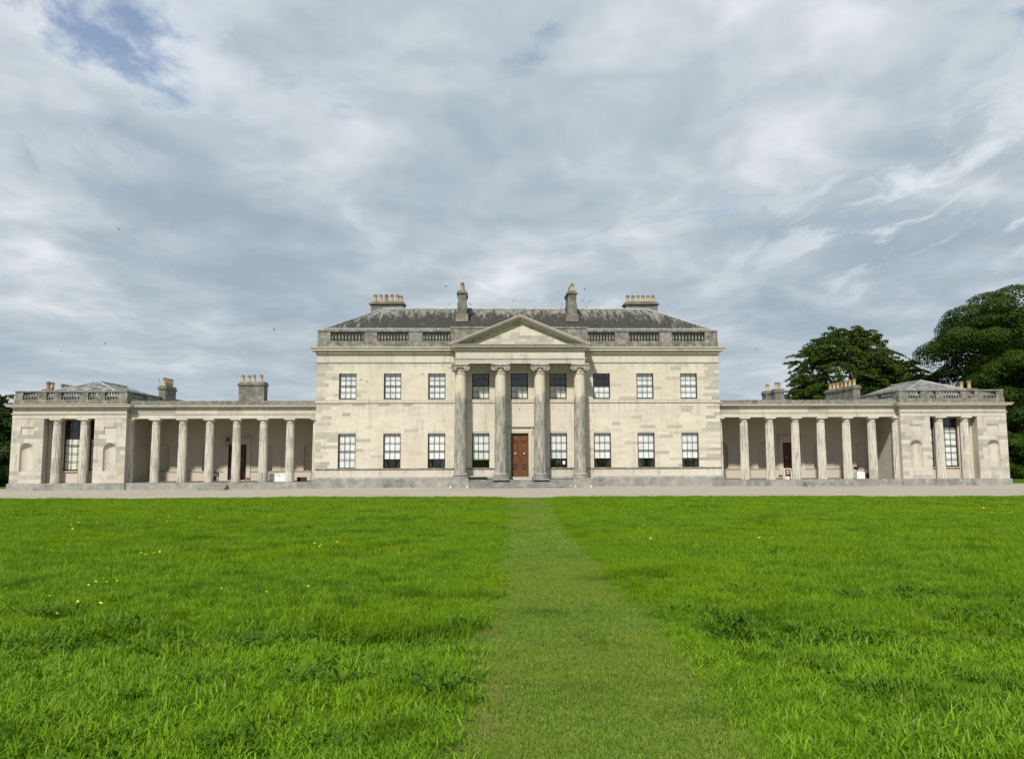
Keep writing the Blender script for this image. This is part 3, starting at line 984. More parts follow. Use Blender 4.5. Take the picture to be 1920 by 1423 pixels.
def capital_mesh():
    m = MB()
    m.lathe([(0.39, 8.231), (0.40, 8.42), (0.42, 8.55), (0.47, 8.62), (0.47, 8.66)], 32)
    m.lathe([(0.47, 8.661), (0.50, 8.68), (0.50, 8.72)], 32)
    # abacus with concave sides
    ab = []
    for k in range(4):
        a = math.pi / 2 * k
        for t in (-1, -0.6, -0.25, 0.25, 0.6, 1):
            d = 0.66 - 0.10 * (1 - t * t)
            x, y = t * 0.62, -d
            ab.append((x * math.cos(a) - y * math.sin(a), x * math.sin(a) + y * math.cos(a)))
    n = len(m.v)
    k = len(ab)
    for z in (8.80, 8.92):
        m.v += [(x, y, z) for x, y in ab]
    m.face([n + i for i in range(k)][::-1])
    m.face([n + k + i for i in range(k)])
    for i in range(k):
        j = (i + 1) % k
        m.face([n + i, n + j, n + k + j, n + k + i])
    m.box(-0.52, 0.52, -0.46, 0.46, 8.70, 8.80)

    def scroll(cx, cz, y0, y1, r, hand):
        """volute: tapering spiral ribbon on a drum"""
        m.lathe([(r * 0.97, y0 + 0.05), (r * 0.97, y1 - 0.05)], 20, (cx, cz), axis='y')
        for yy, sg in ((y0, -1), (y1, 1)):
            pts, rad = [], []
            for i in range(34):
                t = i / 33
                a = math.pi / 2 + hand * t * 4.6 * math.pi / 1.6
                rr = r * (1 - 0.80 * t)
                pts.append((cx + rr * math.cos(a), yy - sg * 0.02, cz + rr * math.sin(a)))
                rad.append(0.045 * (1 - 0.5 * t))
            m.tube(pts, rad, 6)
            m.lathe([(0.055, min(yy, yy - sg * 0.1)), (0.055, max(yy, yy - sg * 0.1))], 10, (cx, cz), axis='y')

    for s in (-1, 1):
        scroll(s * 0.46, 8.575, -0.58, -0.36, 0.225, -s)
        scroll(s * 0.46, 8.575, 0.36, 0.58, 0.225, -s)
        m.lathe([(0.16, -0.5), (0.11, 0.0), (0.16, 0.5)], 14, (s * 0.47, 8.60), axis='y')
    # egg band, central flower on the abacus and rosette on the neck
    for i in range(-3, 4):
        m.lathe([(0.01, -0.55), (0.045, -0.53), (0.055, -0.50), (0.055, -0.44)], 8, (i * 0.075, 8.67), axis='y')
    m.lathe([(0.02, -0.62), (0.09, -0.60), (0.12, -0.56), (0.12, -0.50)], 10, (0, 8.84), axis='y')
    m.lathe([(0.03, -0.455), (0.05, -0.45), (0.055, -0.43), (0.085, -0.425), (0.095, -0.44), (0.11, -0.43), (0.11, -0.38)], 12, (0, 8.43), axis='y')
    return m.mesh('capital', M['cap'], 35)


cap_me = capital_mesh()
for x in (-4.335, -1.43, 1.43, 4.335):
    c = link('column', shaft_me, house, (x, -1.2, 0))
    link('base', base_me, c)
    link('capital', cap_me, c)
# responds on the wall behind the end columns are hidden; entablature of the portico
ent = [(-4.70, 0.03), (-4.70, -1.60), (4.70, -1.60), (4.70, 0.03)]
mould('architrave', [(-0.78, 8.925), (0.0, 8.925), (0.0, 9.05), (0.025, 9.055), (0.025, 9.20), (0.05, 9.215), (0.11, 9.26), (0.11, 9.31), (0.01, 9.33)], ent, M['trim'])
MB().box(-4.60, 4.60, -1.50, 0.02, 8.96, 9.30, 0.5).build('portico_soffit', M['trim'], house)
ashlar(-4.70, 4.70, 9.332, 9.86, 0.6, -1.60, 'trim', [], 1.2, 1.9, 0.2, lambda x, z: random.uniform(0.1, 0.7))
MB().box(-4.68, 4.68, -1.40, 0.02, 9.31, 9.90, 0.5).build('frieze_core', M['trim'], house)
mould('portico_cornice', [(0.005, 9.862), (0.05, 9.88), (0.08, 9.90), (0.08, 10.03), (0.14, 10.05), (0.34, 10.08), (0.36, 10.11), (0.36, 10.17), (0.46, 10.24), (0.48, 10.28), (-0.1, 10.282)], ent, M['trim'])
dentils(-4.76, 4.76, -1.68, 9.91, 10.025, 0.18, 0.10, 0.11)
APEX, SL = 12.44, 0.4185


def rake(a, b2, y0, y1, zb, mb):
    xa, xb = (APEX - a - zb) / SL, (APEX - b2 - zb) / SL
    mb.prism([(-xa, zb), (-xb, zb), (0, APEX - b2), (0, APEX - a)], y0, y1)
    mb.prism([(0, APEX - a), (0, APEX - b2), (xb, zb), (xa, zb)], y0, y1)


pm_ = MB()
rake(0.0, 0.055, -2.11, 0.4, 10.284, pm_)
rake(0.056, 0.14, -2.05, 0.4, 10.284, pm_)
rake(0.141, 0.23, -1.96, 0.4, 10.284, pm_)
rake(0.231, 0.40, -1.70, 0.4, 10.284, pm_)
ped = pm_.build('pediment', M['trim'], house)
for i in range(24):
    for s in (-1, 1):
        x = s * (0.10 + i * 0.195)
        zt = APEX - 0.235 - SL * abs(x)
        if zt > 10.42:
            k = 0.056
            dent.prism([(x - k, zt - 0.12 - SL * s * -k), (x + k, zt - 0.12 - SL * s * k), (x + k, zt - SL * s * k), (x - k, zt - SL * s * -k)], -1.83, -1.70)
tag(dent.build('dentil_course', M['trim'], house), kind='stuff')
# tympanum blocks, stepped to the slope
zt0 = 10.284
MB().prism([(-4.0, zt0 + 0.005), (4.0, zt0 + 0.005), (0, APEX - 0.35)], -1.47, -1.2, 0.4).build('tympanum', M['trim'], ped)
row = 0
while zt0 < APEX - 0.7:
    zt1 = zt0 + 0.235
    xm = (APEX - 0.40 - (zt0 + zt1) / 2) / SL
    ashlar(-xm, xm, zt0, zt1, 0.3, -1.50, 'stone', [], 0.5, 0.95, 0.05, lambda x, z: random.uniform(0.8, 1.0) if (random.random() < (0.85 if z < 10.95 else 0.25) and abs(x) < 2.4) else random.uniform(0.2, 0.7))
    zt0 = zt1
# pediment roof behind the rake
pr_ = MB()
pr_.prism([(-5.0, 10.30), (0, APEX - 0.45), (5.0, 10.30)][::-1], 0.41, 2.0)
pr_.build('pediment_roof', M['lead'], roof)

# ---- front door
ds = MB()
for s in (-1, 1):
    a, b2 = sorted((s * 0.656, s * 0.84))
    ds.box(a, b2, -0.05, 0.02, 0.62, 4.0, 0.5)
    ds.box(*sorted((s * 0.70, s * 0.86)), -0.075, -0.051, 0.62, 4.04, 0.5)
    ds.box(*sorted((s * 0.845, s * 0.985)), -0.04, 0.02, 0.62, 4.29, 0.55)
    ds.box(*sorted((s * 0.865, s * 0.965)), -0.16, -0.041, 4.02, 4.29, 0.6)
    ds.box(*sorted((s * 0.88, s * 0.95)), -0.11, -0.041, 3.82, 4.019, 0.6)
ds.box(-0.655, 0.655, -0.05, 0.02, 3.931, 4.05, 0.5).box(-0.86, 0.86, -0.075, -0.051, 4.041, 4.10, 0.5)
ds.box(-0.844, 0.844, -0.045, 0.02, 4.051, 4.29, 0.6)
ds.sweep([(0.0, 4.295), (0.06, 4.31), (0.14, 4.36), (0.16, 4.39), (0.16, 4.41), (0.0, 4.43), (-0.05, 4.43), (-0.05, 4.295)], [(-0.99, 0.0), (-0.99, -0.03), (0.99, -0.03), (0.99, 0.0)], 0.4)
ds.box(-0.86, 0.86, -0.28, 0.03, 0.536, 0.645, 0.6)
dsu = ds.build('door_surround', M['trim'], house)
MB().box(-0.70, 0.70, 0.30, 0.36, 0.54, 3.95).build('door_backing', M['dark'], dsu)


def door_leaf(x0, x1, y, z0, z1, mat, panels, knob, knob_mat='brass', kr=0.06):
    m = MB().box(x0, x1, y, y + 0.06, z0, z1)
    o = m.build('door', M[mat], house)
    w = x1 - x0
    for a, b2 in panels:
        za, zb = z0 + a * (z1 - z0), z0 + b2 * (z1 - z0)
        p = MB()
        e = 0.11
        xa, xb = x0 + e, x1 - e
        for q in ((xa, xb, za, za + 0.035), (xa, xb, zb - 0.035, zb), (xa, xa + 0.035, za + 0.036, zb - 0.036), (xb - 0.035, xb, za + 0.036, zb - 0.036)):
            p.box(q[0], q[1], y - 0.045, y - 0.001, q[2], q[3])
        p.box(xa + 0.07, xb - 0.07, y - 0.014, y - 0.001, za + 0.07, zb - 0.07)
        p.build('panel', M[mat], o)
    kx, kz = knob
    MB().lathe([(0.01, y - 0.10), (kr * 0.8, y - 0.085), (kr, y - 0.06), (kr * 0.5, y - 0.03), (kr * 0.9, y - 0.01), (kr * 0.9, y)], 14, (kx, kz), axis='y').build('knob', M[knob_mat], o, 40)
    return o


door_leaf(-0.652, -0.003, 0.17, 0.647, 3.928, 'oak', [(0.02, 0.20), (0.225, 0.285), (0.30, 0.80), (0.82, 0.97)], (-0.33, 2.42), kr=0.085)
door_leaf(0.003, 0.652, 0.17, 0.647, 3.928, 'oak', [(0.02, 0.20), (0.225, 0.285), (0.30, 0.80), (0.82, 0.97)], (0.33, 2.42), kr=0.085)

# ---- colonnade wings and pavilions, built for each side
CY = 0.75
flute = lambda a: 1.0 - 0.095 * abs(math.sin(10 * a)) ** 0.8
doric_prof = [(0.318 - 0.038 * (t ** 1.4), 0.42 + 4.30 * t) for t in [i / 8 for i in range(9)]]
doric_me = MB().lathe(doric_prof, 80, rad=flute).mesh('column', M['doric'], 25)
dc = MB().lathe([(0.275, 4.721), (0.30, 4.73), (0.30, 4.755), (0.275, 4.765), (0.28, 4.86), (0.30, 4.88), (0.33, 4.92), (0.375, 4.96), (0.385, 4.985)], 32)
dc.box(-0.40, 0.40, -0.40, 0.40, 4.986, 5.085)
doric_cap = dc.mesh('capital', M['trim'], 35)


def doric(x, y):
    c = link('column', doric_me, house, (x, y, 0), (0, 0, random.choice((0, math.pi / 2, math.pi))))
    cp_ = link('capital', doric_cap, c)
    return c


def wing_tone(x, z):
    return random.uniform(0.76, 0.90) if random.random() < 0.38 else random.uniform(0.05, 0.74)


def niche(mb, cx, half, zb, zs, y, depth, mat_tone=0.6):
    """half-round arched recess opening in the plane y, facing -y"""
    n = 14
    base = len(mb.v)
    prof = []
    rings = 10
    # cylindrical lower part
    for zi in (zb, zs):
        for i in range(n + 1):
            a = math.pi * i / n
            mb.v.append((cx - half * math.cos(a), y + depth * math.sin(a), zi))
    for i in range(n):
        mb.face([base + i, base + i + 1, base + n + 1 + i + 1, base + n + 1 + i], mat_tone)
    b2 = len(mb.v)
    for k in range(rings + 1):
        e = math.pi / 2 * k / rings
        for i in range(n + 1):
            a = math.pi * i / n
            mb.v.append((cx - half * math.cos(a) * math.cos(e), y + depth * math.sin(a) * math.cos(e), zs + half * math.sin(e)))
    for k in range(rings):
        for i in range(n):
            q = b2 + k * (n + 1) + i
            mb.face([q, q + 1, q + n + 2, q + n + 1], mat_tone)
    c = len(mb.v)
    mb.v.append((cx, y, zb))
    mb.face([base + i for i in range(n + 1)][::-1], mat_tone)


def arch_panel(mb, x0, x1, zb, zt, cx, half, zs, yf, yb, tone=0.4):
    """rectangular slab x0..x1, zb..zt with an arched hole"""
    n = 16
    arc = [(cx + half * math.cos(math.pi * i / n), zs + half * math.sin(math.pi * i / n)) for i in range(n + 1)]
    mb.box(x0, cx - half, yf, yb, zb, zs, tone).box(cx + half, x1, yf, yb, zb, zs, tone)
    for i in range(n):
        (xa, za), (xb, zb2) = arc[i], arc[i + 1]
        mb.prism([(xb, zb2), (xa, za), (xa, zt), (xb, zt)], yf, yb, tone)
    mb.box(x0, cx - half, yf, yb, zs, zt, tone).box(cx + half, x1, yf, yb, zs, zt, tone)


def srt(a, b2):
    return (a, b2) if a < b2 else (b2, a)


for S in (-1, 1):
    # platform and its plinth blocks
    xa, xb = srt(S * 14.98, S * 28.9)
    pl = MB().box(xa, xb, 0.05, 4.3, -0.2, 0.415, 0.6)
    pl.build('colonnade_floor', M['smooth'], house)
    xa, xb = srt(S * 15.18, S * 28.55)
    ashlar(xa, xb, -0.1, 0.418, 0.6, 0.0, 'plinth', [], 1.4, 2.4, 0.06, lambda x, z: random.random())
    # rear wall with recessed panels, niches, dado and door
    dx0, dx1 = srt(S * 21.19, S * 22.60)
    wm = MB()
    npos = [27.6, 24.15, 19.65, 16.3]
    ppos = [(25.9, 0.55), (17.95, 0.55)]
    holes2 = [(dx0, dx1, 0.3, 3.22)] + [(*srt(S * (p - h), S * (p + h)), 1.18, 3.2) for p, h in ppos] + [(*srt(S * (p - 0.46), S * (p + 0.46)), 1.18, 3.3) for p in npos]
    xa, xb = srt(S * 14.98, S * 28.72)
    grid_wall(wm, xa, xb, 0.30, 5.6, 4.0, 4.4, holes2)
    wo = wm.build('rear_wall', M['smooth'], house)
    for p in npos:
        nm = MB()
        arch_panel(nm, S * p - 0.455, S * p + 0.455, 2.84, 3.299, S * p, 0.45, 2.84, 4.003, 4.2)
        niche(nm, S * p, 0.452, 1.181, 2.84, 4.01, 0.38)
        nm.build('niche', M['smooth'], wo, 40)
    for p, h in ppos:
        MB().box(S * p - h, S * p + h, 4.06, 4.3, 1.17, 3.21, 0.5).build('blind_recess', M['smooth'], wo)
    dd = MB()
    for a, b2 in ((S * 15.0, S * 20.98), (S * 22.82, S * 28.7)):
        a, b2 = srt(a, b2)
        dd.sweep([(0.0, 1.07), (0.03, 1.08), (0.045, 1.12), (0.0, 1.165), (-0.02, 1.165), (-0.02, 1.07)], [(a, 4.0), (b2, 4.0)], 0.5)
    dd.build('dado_rail', M['smooth'], wo)
    # door with surround
    su = MB()
    for q in (S * 21.03, S * 22.76):
        su.box(q - 0.16, q + 0.16, 3.93, 4.02, 0.416, 3.40, 0.6)
        su.box(q - 0.10, q + 0.10, 3.84, 3.929, 3.30, 3.62, 0.6)
    su.box(dx0, dx1, 3.93, 4.02, 3.221, 3.40, 0.6).box(*srt(S * 20.87, S * 22.92), 3.92, 4.02, 3.401, 3.63, 0.6)
    su.box(*srt(S * 20.80, S * 22.99), 3.78, 4.02, 3.631, 3.73, 0.6)
    su.box(dx0, dx1, 3.75, 4.05, 0.416, 0.475, 0.7)
    su.build('door_surround', M['smooth'], house)
    mid = S * 21.895
    pn = [(0.03, 0.22), (0.27, 0.62), (0.67, 0.95)]
    door_leaf(dx0 + 0.003, mid - 0.003, 4.10, 0.478, 3.218, 'maroon', pn, (mid - 0.38, 2.02), kr=0.05)
    door_leaf(mid + 0.003, dx1 - 0.003, 4.10, 0.478, 3.218, 'maroon', pn, (mid + 0.38, 2.02), kr=0.05)
    MB().box(dx0 - 0.05, dx1 + 0.05, 4.2, 4.5, 0.3, 3.3).build('door_backing', M['dark'], wo)
    # ceiling and roof
    cm = MB().box(*srt(S * 14.98, S * 28.72), 0.75, 4.0, 5.15, 5.3, 0.5)
    cm.box(*srt(S * 14.98, S * 28.72), 3.80, 3.999, 5.0, 5.149, 0.5)
    cm.build('colonnade_ceiling', M['smooth'], house)
    MB().box(*srt(S * 14.99, S * 28.6), 0.6, 13.0, 5.7, 6.05).build('wing_roof', M['lead'], house)
    # columns
    for q in (15.06, 17.02, 18.98, 20.95, 22.92, 24.885, 26.85, 28.76):
        doric(S * q, CY)
    # entablature
    fa, fb = srt(S * 14.98, S * 28.70)
    xm0, xm1 = fa, fb
    MB().box(xm0, xm1, 0.47, 1.03, 5.087, 5.69, 0.5).build('entablature_core', M['trim'], house)
    ashlar(xm0, xm1, 5.087, 5.37, 0.4, 0.42, 'wing', [], 1.96, 1.97, 0.06, lambda x, z: random.uniform(0.2, 0.74))
    MB().sweep([(0.0, 5.372), (0.045, 5.38), (0.045, 5.43), (0.0, 5.447), (-0.05, 5.447), (-0.05, 5.372)], [(xm0, 0.42), (xm1, 0.42)]).build('taenia', M['trim'], house)
    ashlar(xm0, xm1, 5.449, 5.90, 0.5, 0.425, 'wing', [], 1.1, 1.9, 0.06, lambda x, z: random.uniform(0.78, 0.95) if random.random() < 0.25 else random.uniform(0.1, 0.7))
    MB().sweep([(0.0, 5.902), (0.04, 5.91), (0.10, 5.945), (0.28, 5.955), (0.28, 6.02), (0.34, 6.07), (0.34, 6.09), (-0.1, 6.09), (-0.1, 5.902)], [(xm0, 0.42), (xm1, 0.42)]).build('wing_cornice', M['trim'], house)
    n = 9
    for i in range(n):
        a, b2 = xm0 + (xm1 - xm0) * i / n, xm0 + (xm1 - xm0) * (i + 1) / n
        BLOCKS.append(((b2 - a) * 0.29, a + 0.004, b2 - 0.004, 6.092, 6.385, 0.38, 0.40, random.random(), MI['parapet']))
    # ---------------- pavilion
    C = 32.79
    L = lambda d: S * (C + d)
    ha, hb = srt(L(-1.815), L(1.815))
    xo, xi = S * 36.87, S * 28.70
    x0, x1 = srt(xo, xi)
    nich = [L(-2.97), L(2.97)]
    wall2 = MB()
    nholes = [(c - 0.46, c + 0.46, 1.29, 3.34) for c in nich] + [(c - 0.47, c + 0.47, 3.81, 4.42) for c in nich]
    grid_wall(wall2, x0 + 0.03, x1 - 0.03, 0.0, 6.1, 0.03, 0.50, [(ha, hb, 0.42, 5.09)] + nholes)
    ws = 0.5
    wall2.box(x0 + 0.03, x0 + ws, 0.501, 12.5, 0, 6.1).box(x1 - ws, x1 - 0.03, 0.501, 12.5, 0, 6.1).box(x0 + ws, x1 - ws, 12.0, 12.5, 0, 6.1)
    wpo = wall2.build('pavilion_wall', M['wing'], house)
    for c in nich:
        nm = MB()
        arch_panel(nm, c - 0.456, c + 0.456, 2.875, 3.336, c, 0.45, 2.875, 0.003, 0.25, 0.85)
        niche(nm, c, 0.452, 1.291, 2.875, 0.012, 0.30, 0.45)
        nm.build('niche', M['wing'], wpo, 40)
        MB().box(c - 0.469, c + 0.469, 0.075, 0.2, 3.811, 4.419, 0.5).build('sunk_panel', M['wing'], wpo)
    hl = [(ha, hb, 0.0, 5.09)] + [(c - 0.458, c + 0.458, 1.29, 3.34) for c in nich] + [(c - 0.47, c + 0.47, 3.81, 4.42) for c in nich]
    ashlar(x0, x1, 0.42, 5.087, 0.295, 0.0, 'wing', hl, 0.5, 1.0, 0.03, wing_tone)
    ashlar(x0 - 0.1, x1 + 0.1, -0.12, 0.418, 0.6, -0.10, 'plinth', [], 1.2, 2.4, 0.14, lambda x, z: random.random())
    pvp = [(x0, 12.4), (x0, 0.0), (x1, 0.0), (x1, 12.4)]
    MB().box(x0 - 0.1, x1 + 0.1, 0.045, 1.2, -0.1, 0.417, 0.5).build('pavilion_floor', M['plinth'], house)
    ashlar(x0, x1, 5.089, 5.40, 0.4, -0.02, 'wing', [], 1.2, 2.2, 0.06, lambda x, z: random.uniform(0.2, 0.74))
    MB().sweep([(0.02, 5.402), (0.085, 5.41), (0.085, 5.45), (0.02, 5.465), (-0.05, 5.465), (-0.05, 5.402)], pvp).build('taenia', M['trim'], house)
    ashlar(x0, x1, 5.467, 5.85, 0.4, -0.015, 'wing', [], 1.2, 2.2, 0.06, lambda x, z: random.uniform(0.2, 0.72))
    MB().sweep([(0.015, 5.852), (0.06, 5.87), (0.13, 5.93), (0.34, 5.945), (0.34, 6.02), (0.42, 6.08), (0.42, 6.115), (-0.1, 6.115), (-0.1, 5.852)], pvp).build('pavilion_cornice', M['trim'], house)
    bays = [(L(-3.44), L(-2.42)), (L(-1.76), L(-1.22)), (L(-0.71), L(0.71)), (L(1.22), L(1.76)), (L(2.42), L(3.44))]
    bays = sorted(srt(*q) for q in bays)
    px0, px1 = srt(L(-4.03), L(4.0))
    po = parapet(px0, px1, bays, 0.04, 0.36, 6.117, 6.46, 7.0, 7.12, [5, 3, 7, 3, 5])
    for xs_ in (px0, px1 - 0.36):
        m = MB().box(xs_, xs_ + 0.36, 0.40, 11.8, 6.117, 6.46, 0.4).box(xs_ - 0.03, xs_ + 0.39, 0.42, 11.8, 7.001, 7.12, 0.4)
        m.box(xs_ + 0.02, xs_ + 0.34, 0.40, 1.0, 6.461, 7.0, 0.6).box(xs_ + 0.02, xs_ + 0.34, 3.4, 11.8, 6.461, 7.0, 0.6)
        so = m.build('balustrade', M['parapet'], house)
        for k in range(10):
            link('baluster', bal_mesh[0.54], so, (xs_ + 0.18, 1.12 + k * 0.24, 6.46))
    # pavilion roof
    rf = MB()
    w2, y0_, y1_, zr0, zr1 = 3.55, 0.75, 12.0, 6.75, 8.14
    cx = S * C
    rf.v = [(cx - w2, y0_, zr0), (cx + w2, y0_, zr0), (cx + w2, y1_, zr0), (cx - w2, y1_, zr0), (cx, 4.0, zr1), (cx, 8.6, zr1)]
    for q in ((0, 1, 4), (1, 2, 5, 4), (2, 3, 5), (3, 0, 4, 5)):
        rf.face(list(q))
    rfo = rf.build('pavilion_roof', M['paleslate'], house)
    for e in (cx - w2, cx + w2):
        MB().tube([(cx, 4.0, zr1 + 0.02), (e, y0_, zr0 + 0.03)], [0.075, 0.075], 6).build('hip_roll', M['lead'], rfo, 40)
    MB().tube([(cx, 4.0, zr1 + 0.02), (cx, 8.6, zr1 + 0.02)], [0.08, 0.08], 6).build('ridge_roll', M['lead'], rfo, 40)
    MB().box(px0 + 0.1, px1 - 0.1, 0.45, 11.9, 6.10, 6.60).build('pavilion_gutter', M['lead'], rfo)
    # Doric columns in antis and the windows behind
    for d in (-0.98, 0.98):
        doric(L(d), 0.30)
    pier = MB()
    PY = 0.80
    for d0, d1 in ((-1.80, -1.60), (-1.13, -0.73), (0.73, 1.13), (1.60, 1.80)):
        a, b2 = srt(L(d0), L(d1))
        pier.box(a, b2, PY - 0.10, PY + 0.3, 0.418, 5.086, 0.55)
    for d0, d1 in ((-1.60, -1.13), (-0.73, 0.73), (1.13, 1.60)):
        a, b2 = srt(L(d0), L(d1))
        pier.box(a, b2, PY - 0.02, PY + 0.3, 0.418, 1.22, 0.55)
        pier.box(a, b2, PY - 0.13, PY + 0.3, 1.221, 1.29, 0.6)
        pier.box(a, b2, PY, PY + 0.3, 5.0, 5.086, 0.5)
    pier.box(ha, hb, 0.501, PY + 0.3, 5.088, 5.3, 0.5)
    for q in (ha - 0.3, hb + 0.002):
        pier.box(q, q + 0.298, 0.501, PY + 0.3, 0.418, 5.087, 0.55)
    pier.build('window_surround', M['smooth'], house)
    bl = 0.62 if S < 0 else 0.80
    w_ = window(L(0), 1.291, 4.999, PY, 1.458, 3, 7 if S > 0 else 6, 3, bl, 0.05, lower=True, blind_mat='creamblind' if S < 0 else 'blind', depth=1.2)
    for d in (-1.365, 1.365):
        window(L(d), 1.291, 4.999, PY, 0.468, 1, 6, 3, bl, 0.05, lower=True, blind_mat='creamblind' if S < 0 else 'blind', depth=1.2)
    # wing block behind the colonnade keeps daylight out of the roof space
    MB().box(*srt(S * 15.0, S * 28.2), 4.45, 12.9, 0.0, 5.69).build('wing_block', M['wing'], house)

# steps up to the colonnade platforms
for sx0, sx1 in ((-23.1, -21.25), (21.1, 23.75)):
    so = empty('steps', (0, 0, 0))
    so.parent = house
    for i in range(3):
        zt = 0.30 - i * 0.14
        yb, yf = -0.005 - i * 0.30, -0.005 - (i + 1) * 0.30
        MB().box(sx0 - 0.0 + 0.12 * (2 - i) * (1 if sx0 < 0 else -1) * 0, sx1, yf, -0.004, max(-0.12, zt - 0.139), zt, random.random()).build('step', M['plinth'], so)

# wing chimneys and the little roof lantern
chimney(-29.0, -28.45, 6.0, 8.1, 5.9, 8.03, [(-28.72, 6.35 + 0.48 * i) for i in range(4)], ps=0.95, cap=0.10)
chimney(-22.02, -20.55, 6.0, 7.0, 5.9, 8.33, [(-21.5, 6.4, 0.9), (-20.9, 6.4, 0.9)], cap=0.10, ps=0.95)
chimney(-23.05, -22.10, 7.4, 8.3, 5.9, 8.45, [(-22.8, 7.7, 0.9), (-22.4, 8.0, 0.9)], cap=0.10, ps=0.95)
chimney(20.98, 21.55, 6.6, 7.6, 5.9, 7.60, [(21.25, 7.0, 0.9)], cap=0.08, ps=0.9)
chimney(21.36, 22.10, 5.6, 6.5, 5.9, 7.66, [(21.62, 6.0, 0.9), (21.95, 6.2, 0.9)], cap=0.08, ps=0.9)
chimney(28.14, 28.70, 6.0, 11.4, 5.9, 8.0, [(28.42, 6.4 + 0.75 * i, 0.85) for i in range(7)], cap=0.10, ps=0.95)
chimney(35.10, 35.85, 1.7, 6.6, 6.6, 7.36, [(35.5, 2.1 + 0.98 * i, 0.95) for i in range(5)], cap=0.08)
chimney(-35.85, -35.10, 1.7, 5.9, 6.6, 7.38, [(-35.55, 2.0 + d, 0.85) for d in (0.0, 0.55, 1.95, 2.5, 3.1)], cap=0.08)
lm = MB()
lm.v = [(-30.6, 7.0, 7.0), (-28.9, 7.0, 7.0), (-28.9, 8.7, 7.0), (-30.6, 8.7, 7.0), (-29.75, 7.85, 7.78)]
for q in ((0, 1, 4), (1, 2, 4), (2, 3, 4), (3, 0, 4)):
    lm.face(list(q))
lm.box(-30.5, -29.0, 7.1, 8.6, 6.0, 6.99)
lo = lm.build('roof_lantern', M['lead'], house)
MB().tube([(-29.75, 7.85, 7.75), (-29.75, 7.85, 8.05)], [0.03, 0.02], 6).build('finial', M['black'], lo)

# ---- stone facing blocks: the 300 largest are objects of their own
BLOCKS.sort(key=lambda q: -q[0])
rest = MB()
for i, (ar, x0, x1, z0, z1, yf, dp, t, mi) in enumerate(BLOCKS):
    if i < 300:
        cx, cz = (x0 + x1) / 2, (z0 + z1) / 2
        mb = MB().box(x0 - cx, x1 - cx, 0, dp, z0 - cz, z1 - cz, t)
        link('stone_block', mb.mesh('stone_block', STONE_MATS[mi]), house, (cx, yf, cz))
    else:
        rest.box(x0, x1, yf, yf + dp, z0, z1, t, mi)
tag(rest.build('stone_facing', STONE_MATS, house), kind='stuff')
print('blocks', len(BLOCKS))

# ------------------------------------------------------------------ things on the terraces
FL = 0.416
t = empty('notice_board', (-22.75, 1.55, FL))
tag(t, 'low dark framed notice board with white printed sheet beside the colonnade door', 'notice board')
m = MB()
for q in ((-0.31, 0.31, 0.40, 0.44), (-0.31, 0.31, 0.64, 0.69), (-0.31, -0.27, 0.441, 0.639), (0.27, 0.31, 0.441, 0.639)):
    m.box(q[0], q[1], -0.03, 0.03, q[2], q[3])
m.build('frame', M['black'], t)
MB().box(-0.269, 0.269, -0.012, 0.02, 0.441, 0.639).build('sheet', M['white'], t)
m = MB()
for k, (a, b2) in enumerate(((-0.23, -0.10), (-0.07, 0.03), (0.06, 0.12), (0.15, 0.24))):
    m.box(a, b2, -0.016, -0.0125, 0.56 if k % 2 else 0.53, 0.60)
    m.box(a + 0.01, b2 - 0.02, -0.016, -0.0125, 0.50, 0.52)
m.build('print', M['sash'], t)
for x in (-0.29, 0.27):
    MB().box(x - 0.012, x + 0.012, -0.02, 0.02, 0.0, 0.399).build('leg', M['black'], t)
m = MB()
m.box(-0.03, 0.11, -0.06, 0.02, 0.24, 0.39).box(-0.06, 0.0, -0.05, 0.01, 0.06, 0.239).box(0.07, 0.13, -0.05, 0.01, 0.06, 0.239)
m.build('easel_bracket', M['crate'], t)

t = empty('white_chest', (-18.0, 1.95, FL))
tag(t, 'large white painted chest with keyhole standing on the terrace between columns', 'chest')
MB().box(-0.72, 0.72, -0.35, 0.35, 0.0, 0.50).build('body', M['white'], t)
MB().box(-0.74, 0.74, -0.37, 0.37, 0.501, 0.60).build('lid', M['white'], t)
MB().box(-0.02, 0.02, -0.378, -0.351, 0.40, 0.50).build('lock', M['sash'], t)
for x in (-0.35, 0.45):
    MB().box(x - 0.08, x + 0.08, 0.371, 0.385, 0.50, 0.62).build('hinge', M['sash'], t)

t = empty('wooden_crate', (-16.35, 1.8, FL))
tag(t, 'small dark red wooden crate on the terrace next to the main block', 'crate')
for i in range(3):
    MB().box(-0.33, 0.33, -0.2, -0.17, 0.03 + i * 0.095, 0.11 + i * 0.095).build('slat', M['crate'], t)
m = MB().box(-0.33, -0.30, -0.169, 0.2, 0.0, 0.31).box(0.30, 0.33, -0.169, 0.2, 0.0, 0.31).box(-0.299, 0.299, 0.17, 0.2, 0.0, 0.31).box(-0.299, 0.299, -0.169, 0.169, 0.0, 0.03)
m.build('frame', M['black'], t)

t = empty('wall_lantern', (-22.55, 3.62, 3.10))
tag(t, 'black glazed wall lantern mounted beside the maroon colonnade door', 'lantern')
m = MB()
for x in (-0.10, 0.10):
    for y in (-0.10, 0.10):
        m.box(x - 0.012, x + 0.012, y - 0.012, y + 0.012, 0, 0.42)
m.box(-0.12, 0.12, -0.12, 0.12, -0.03, -0.001)
m.build('frame', M['black'], t)
MB().box(-0.085, 0.085, -0.085, 0.085, 0.0, 0.41).build('glazing', M['glass'], t)
MB().lathe([(0.17, 0.421), (0.10, 0.52), (0.03, 0.60), (0.02, 0.66)], 4).build('cap', M['black'], t)
MB().tube([(0, 0, 0.62), (0, 0.2, 0.70), (0, 0.38, 0.60)], [0.018, 0.018, 0.018], 6).build('bracket', M['black'], t)

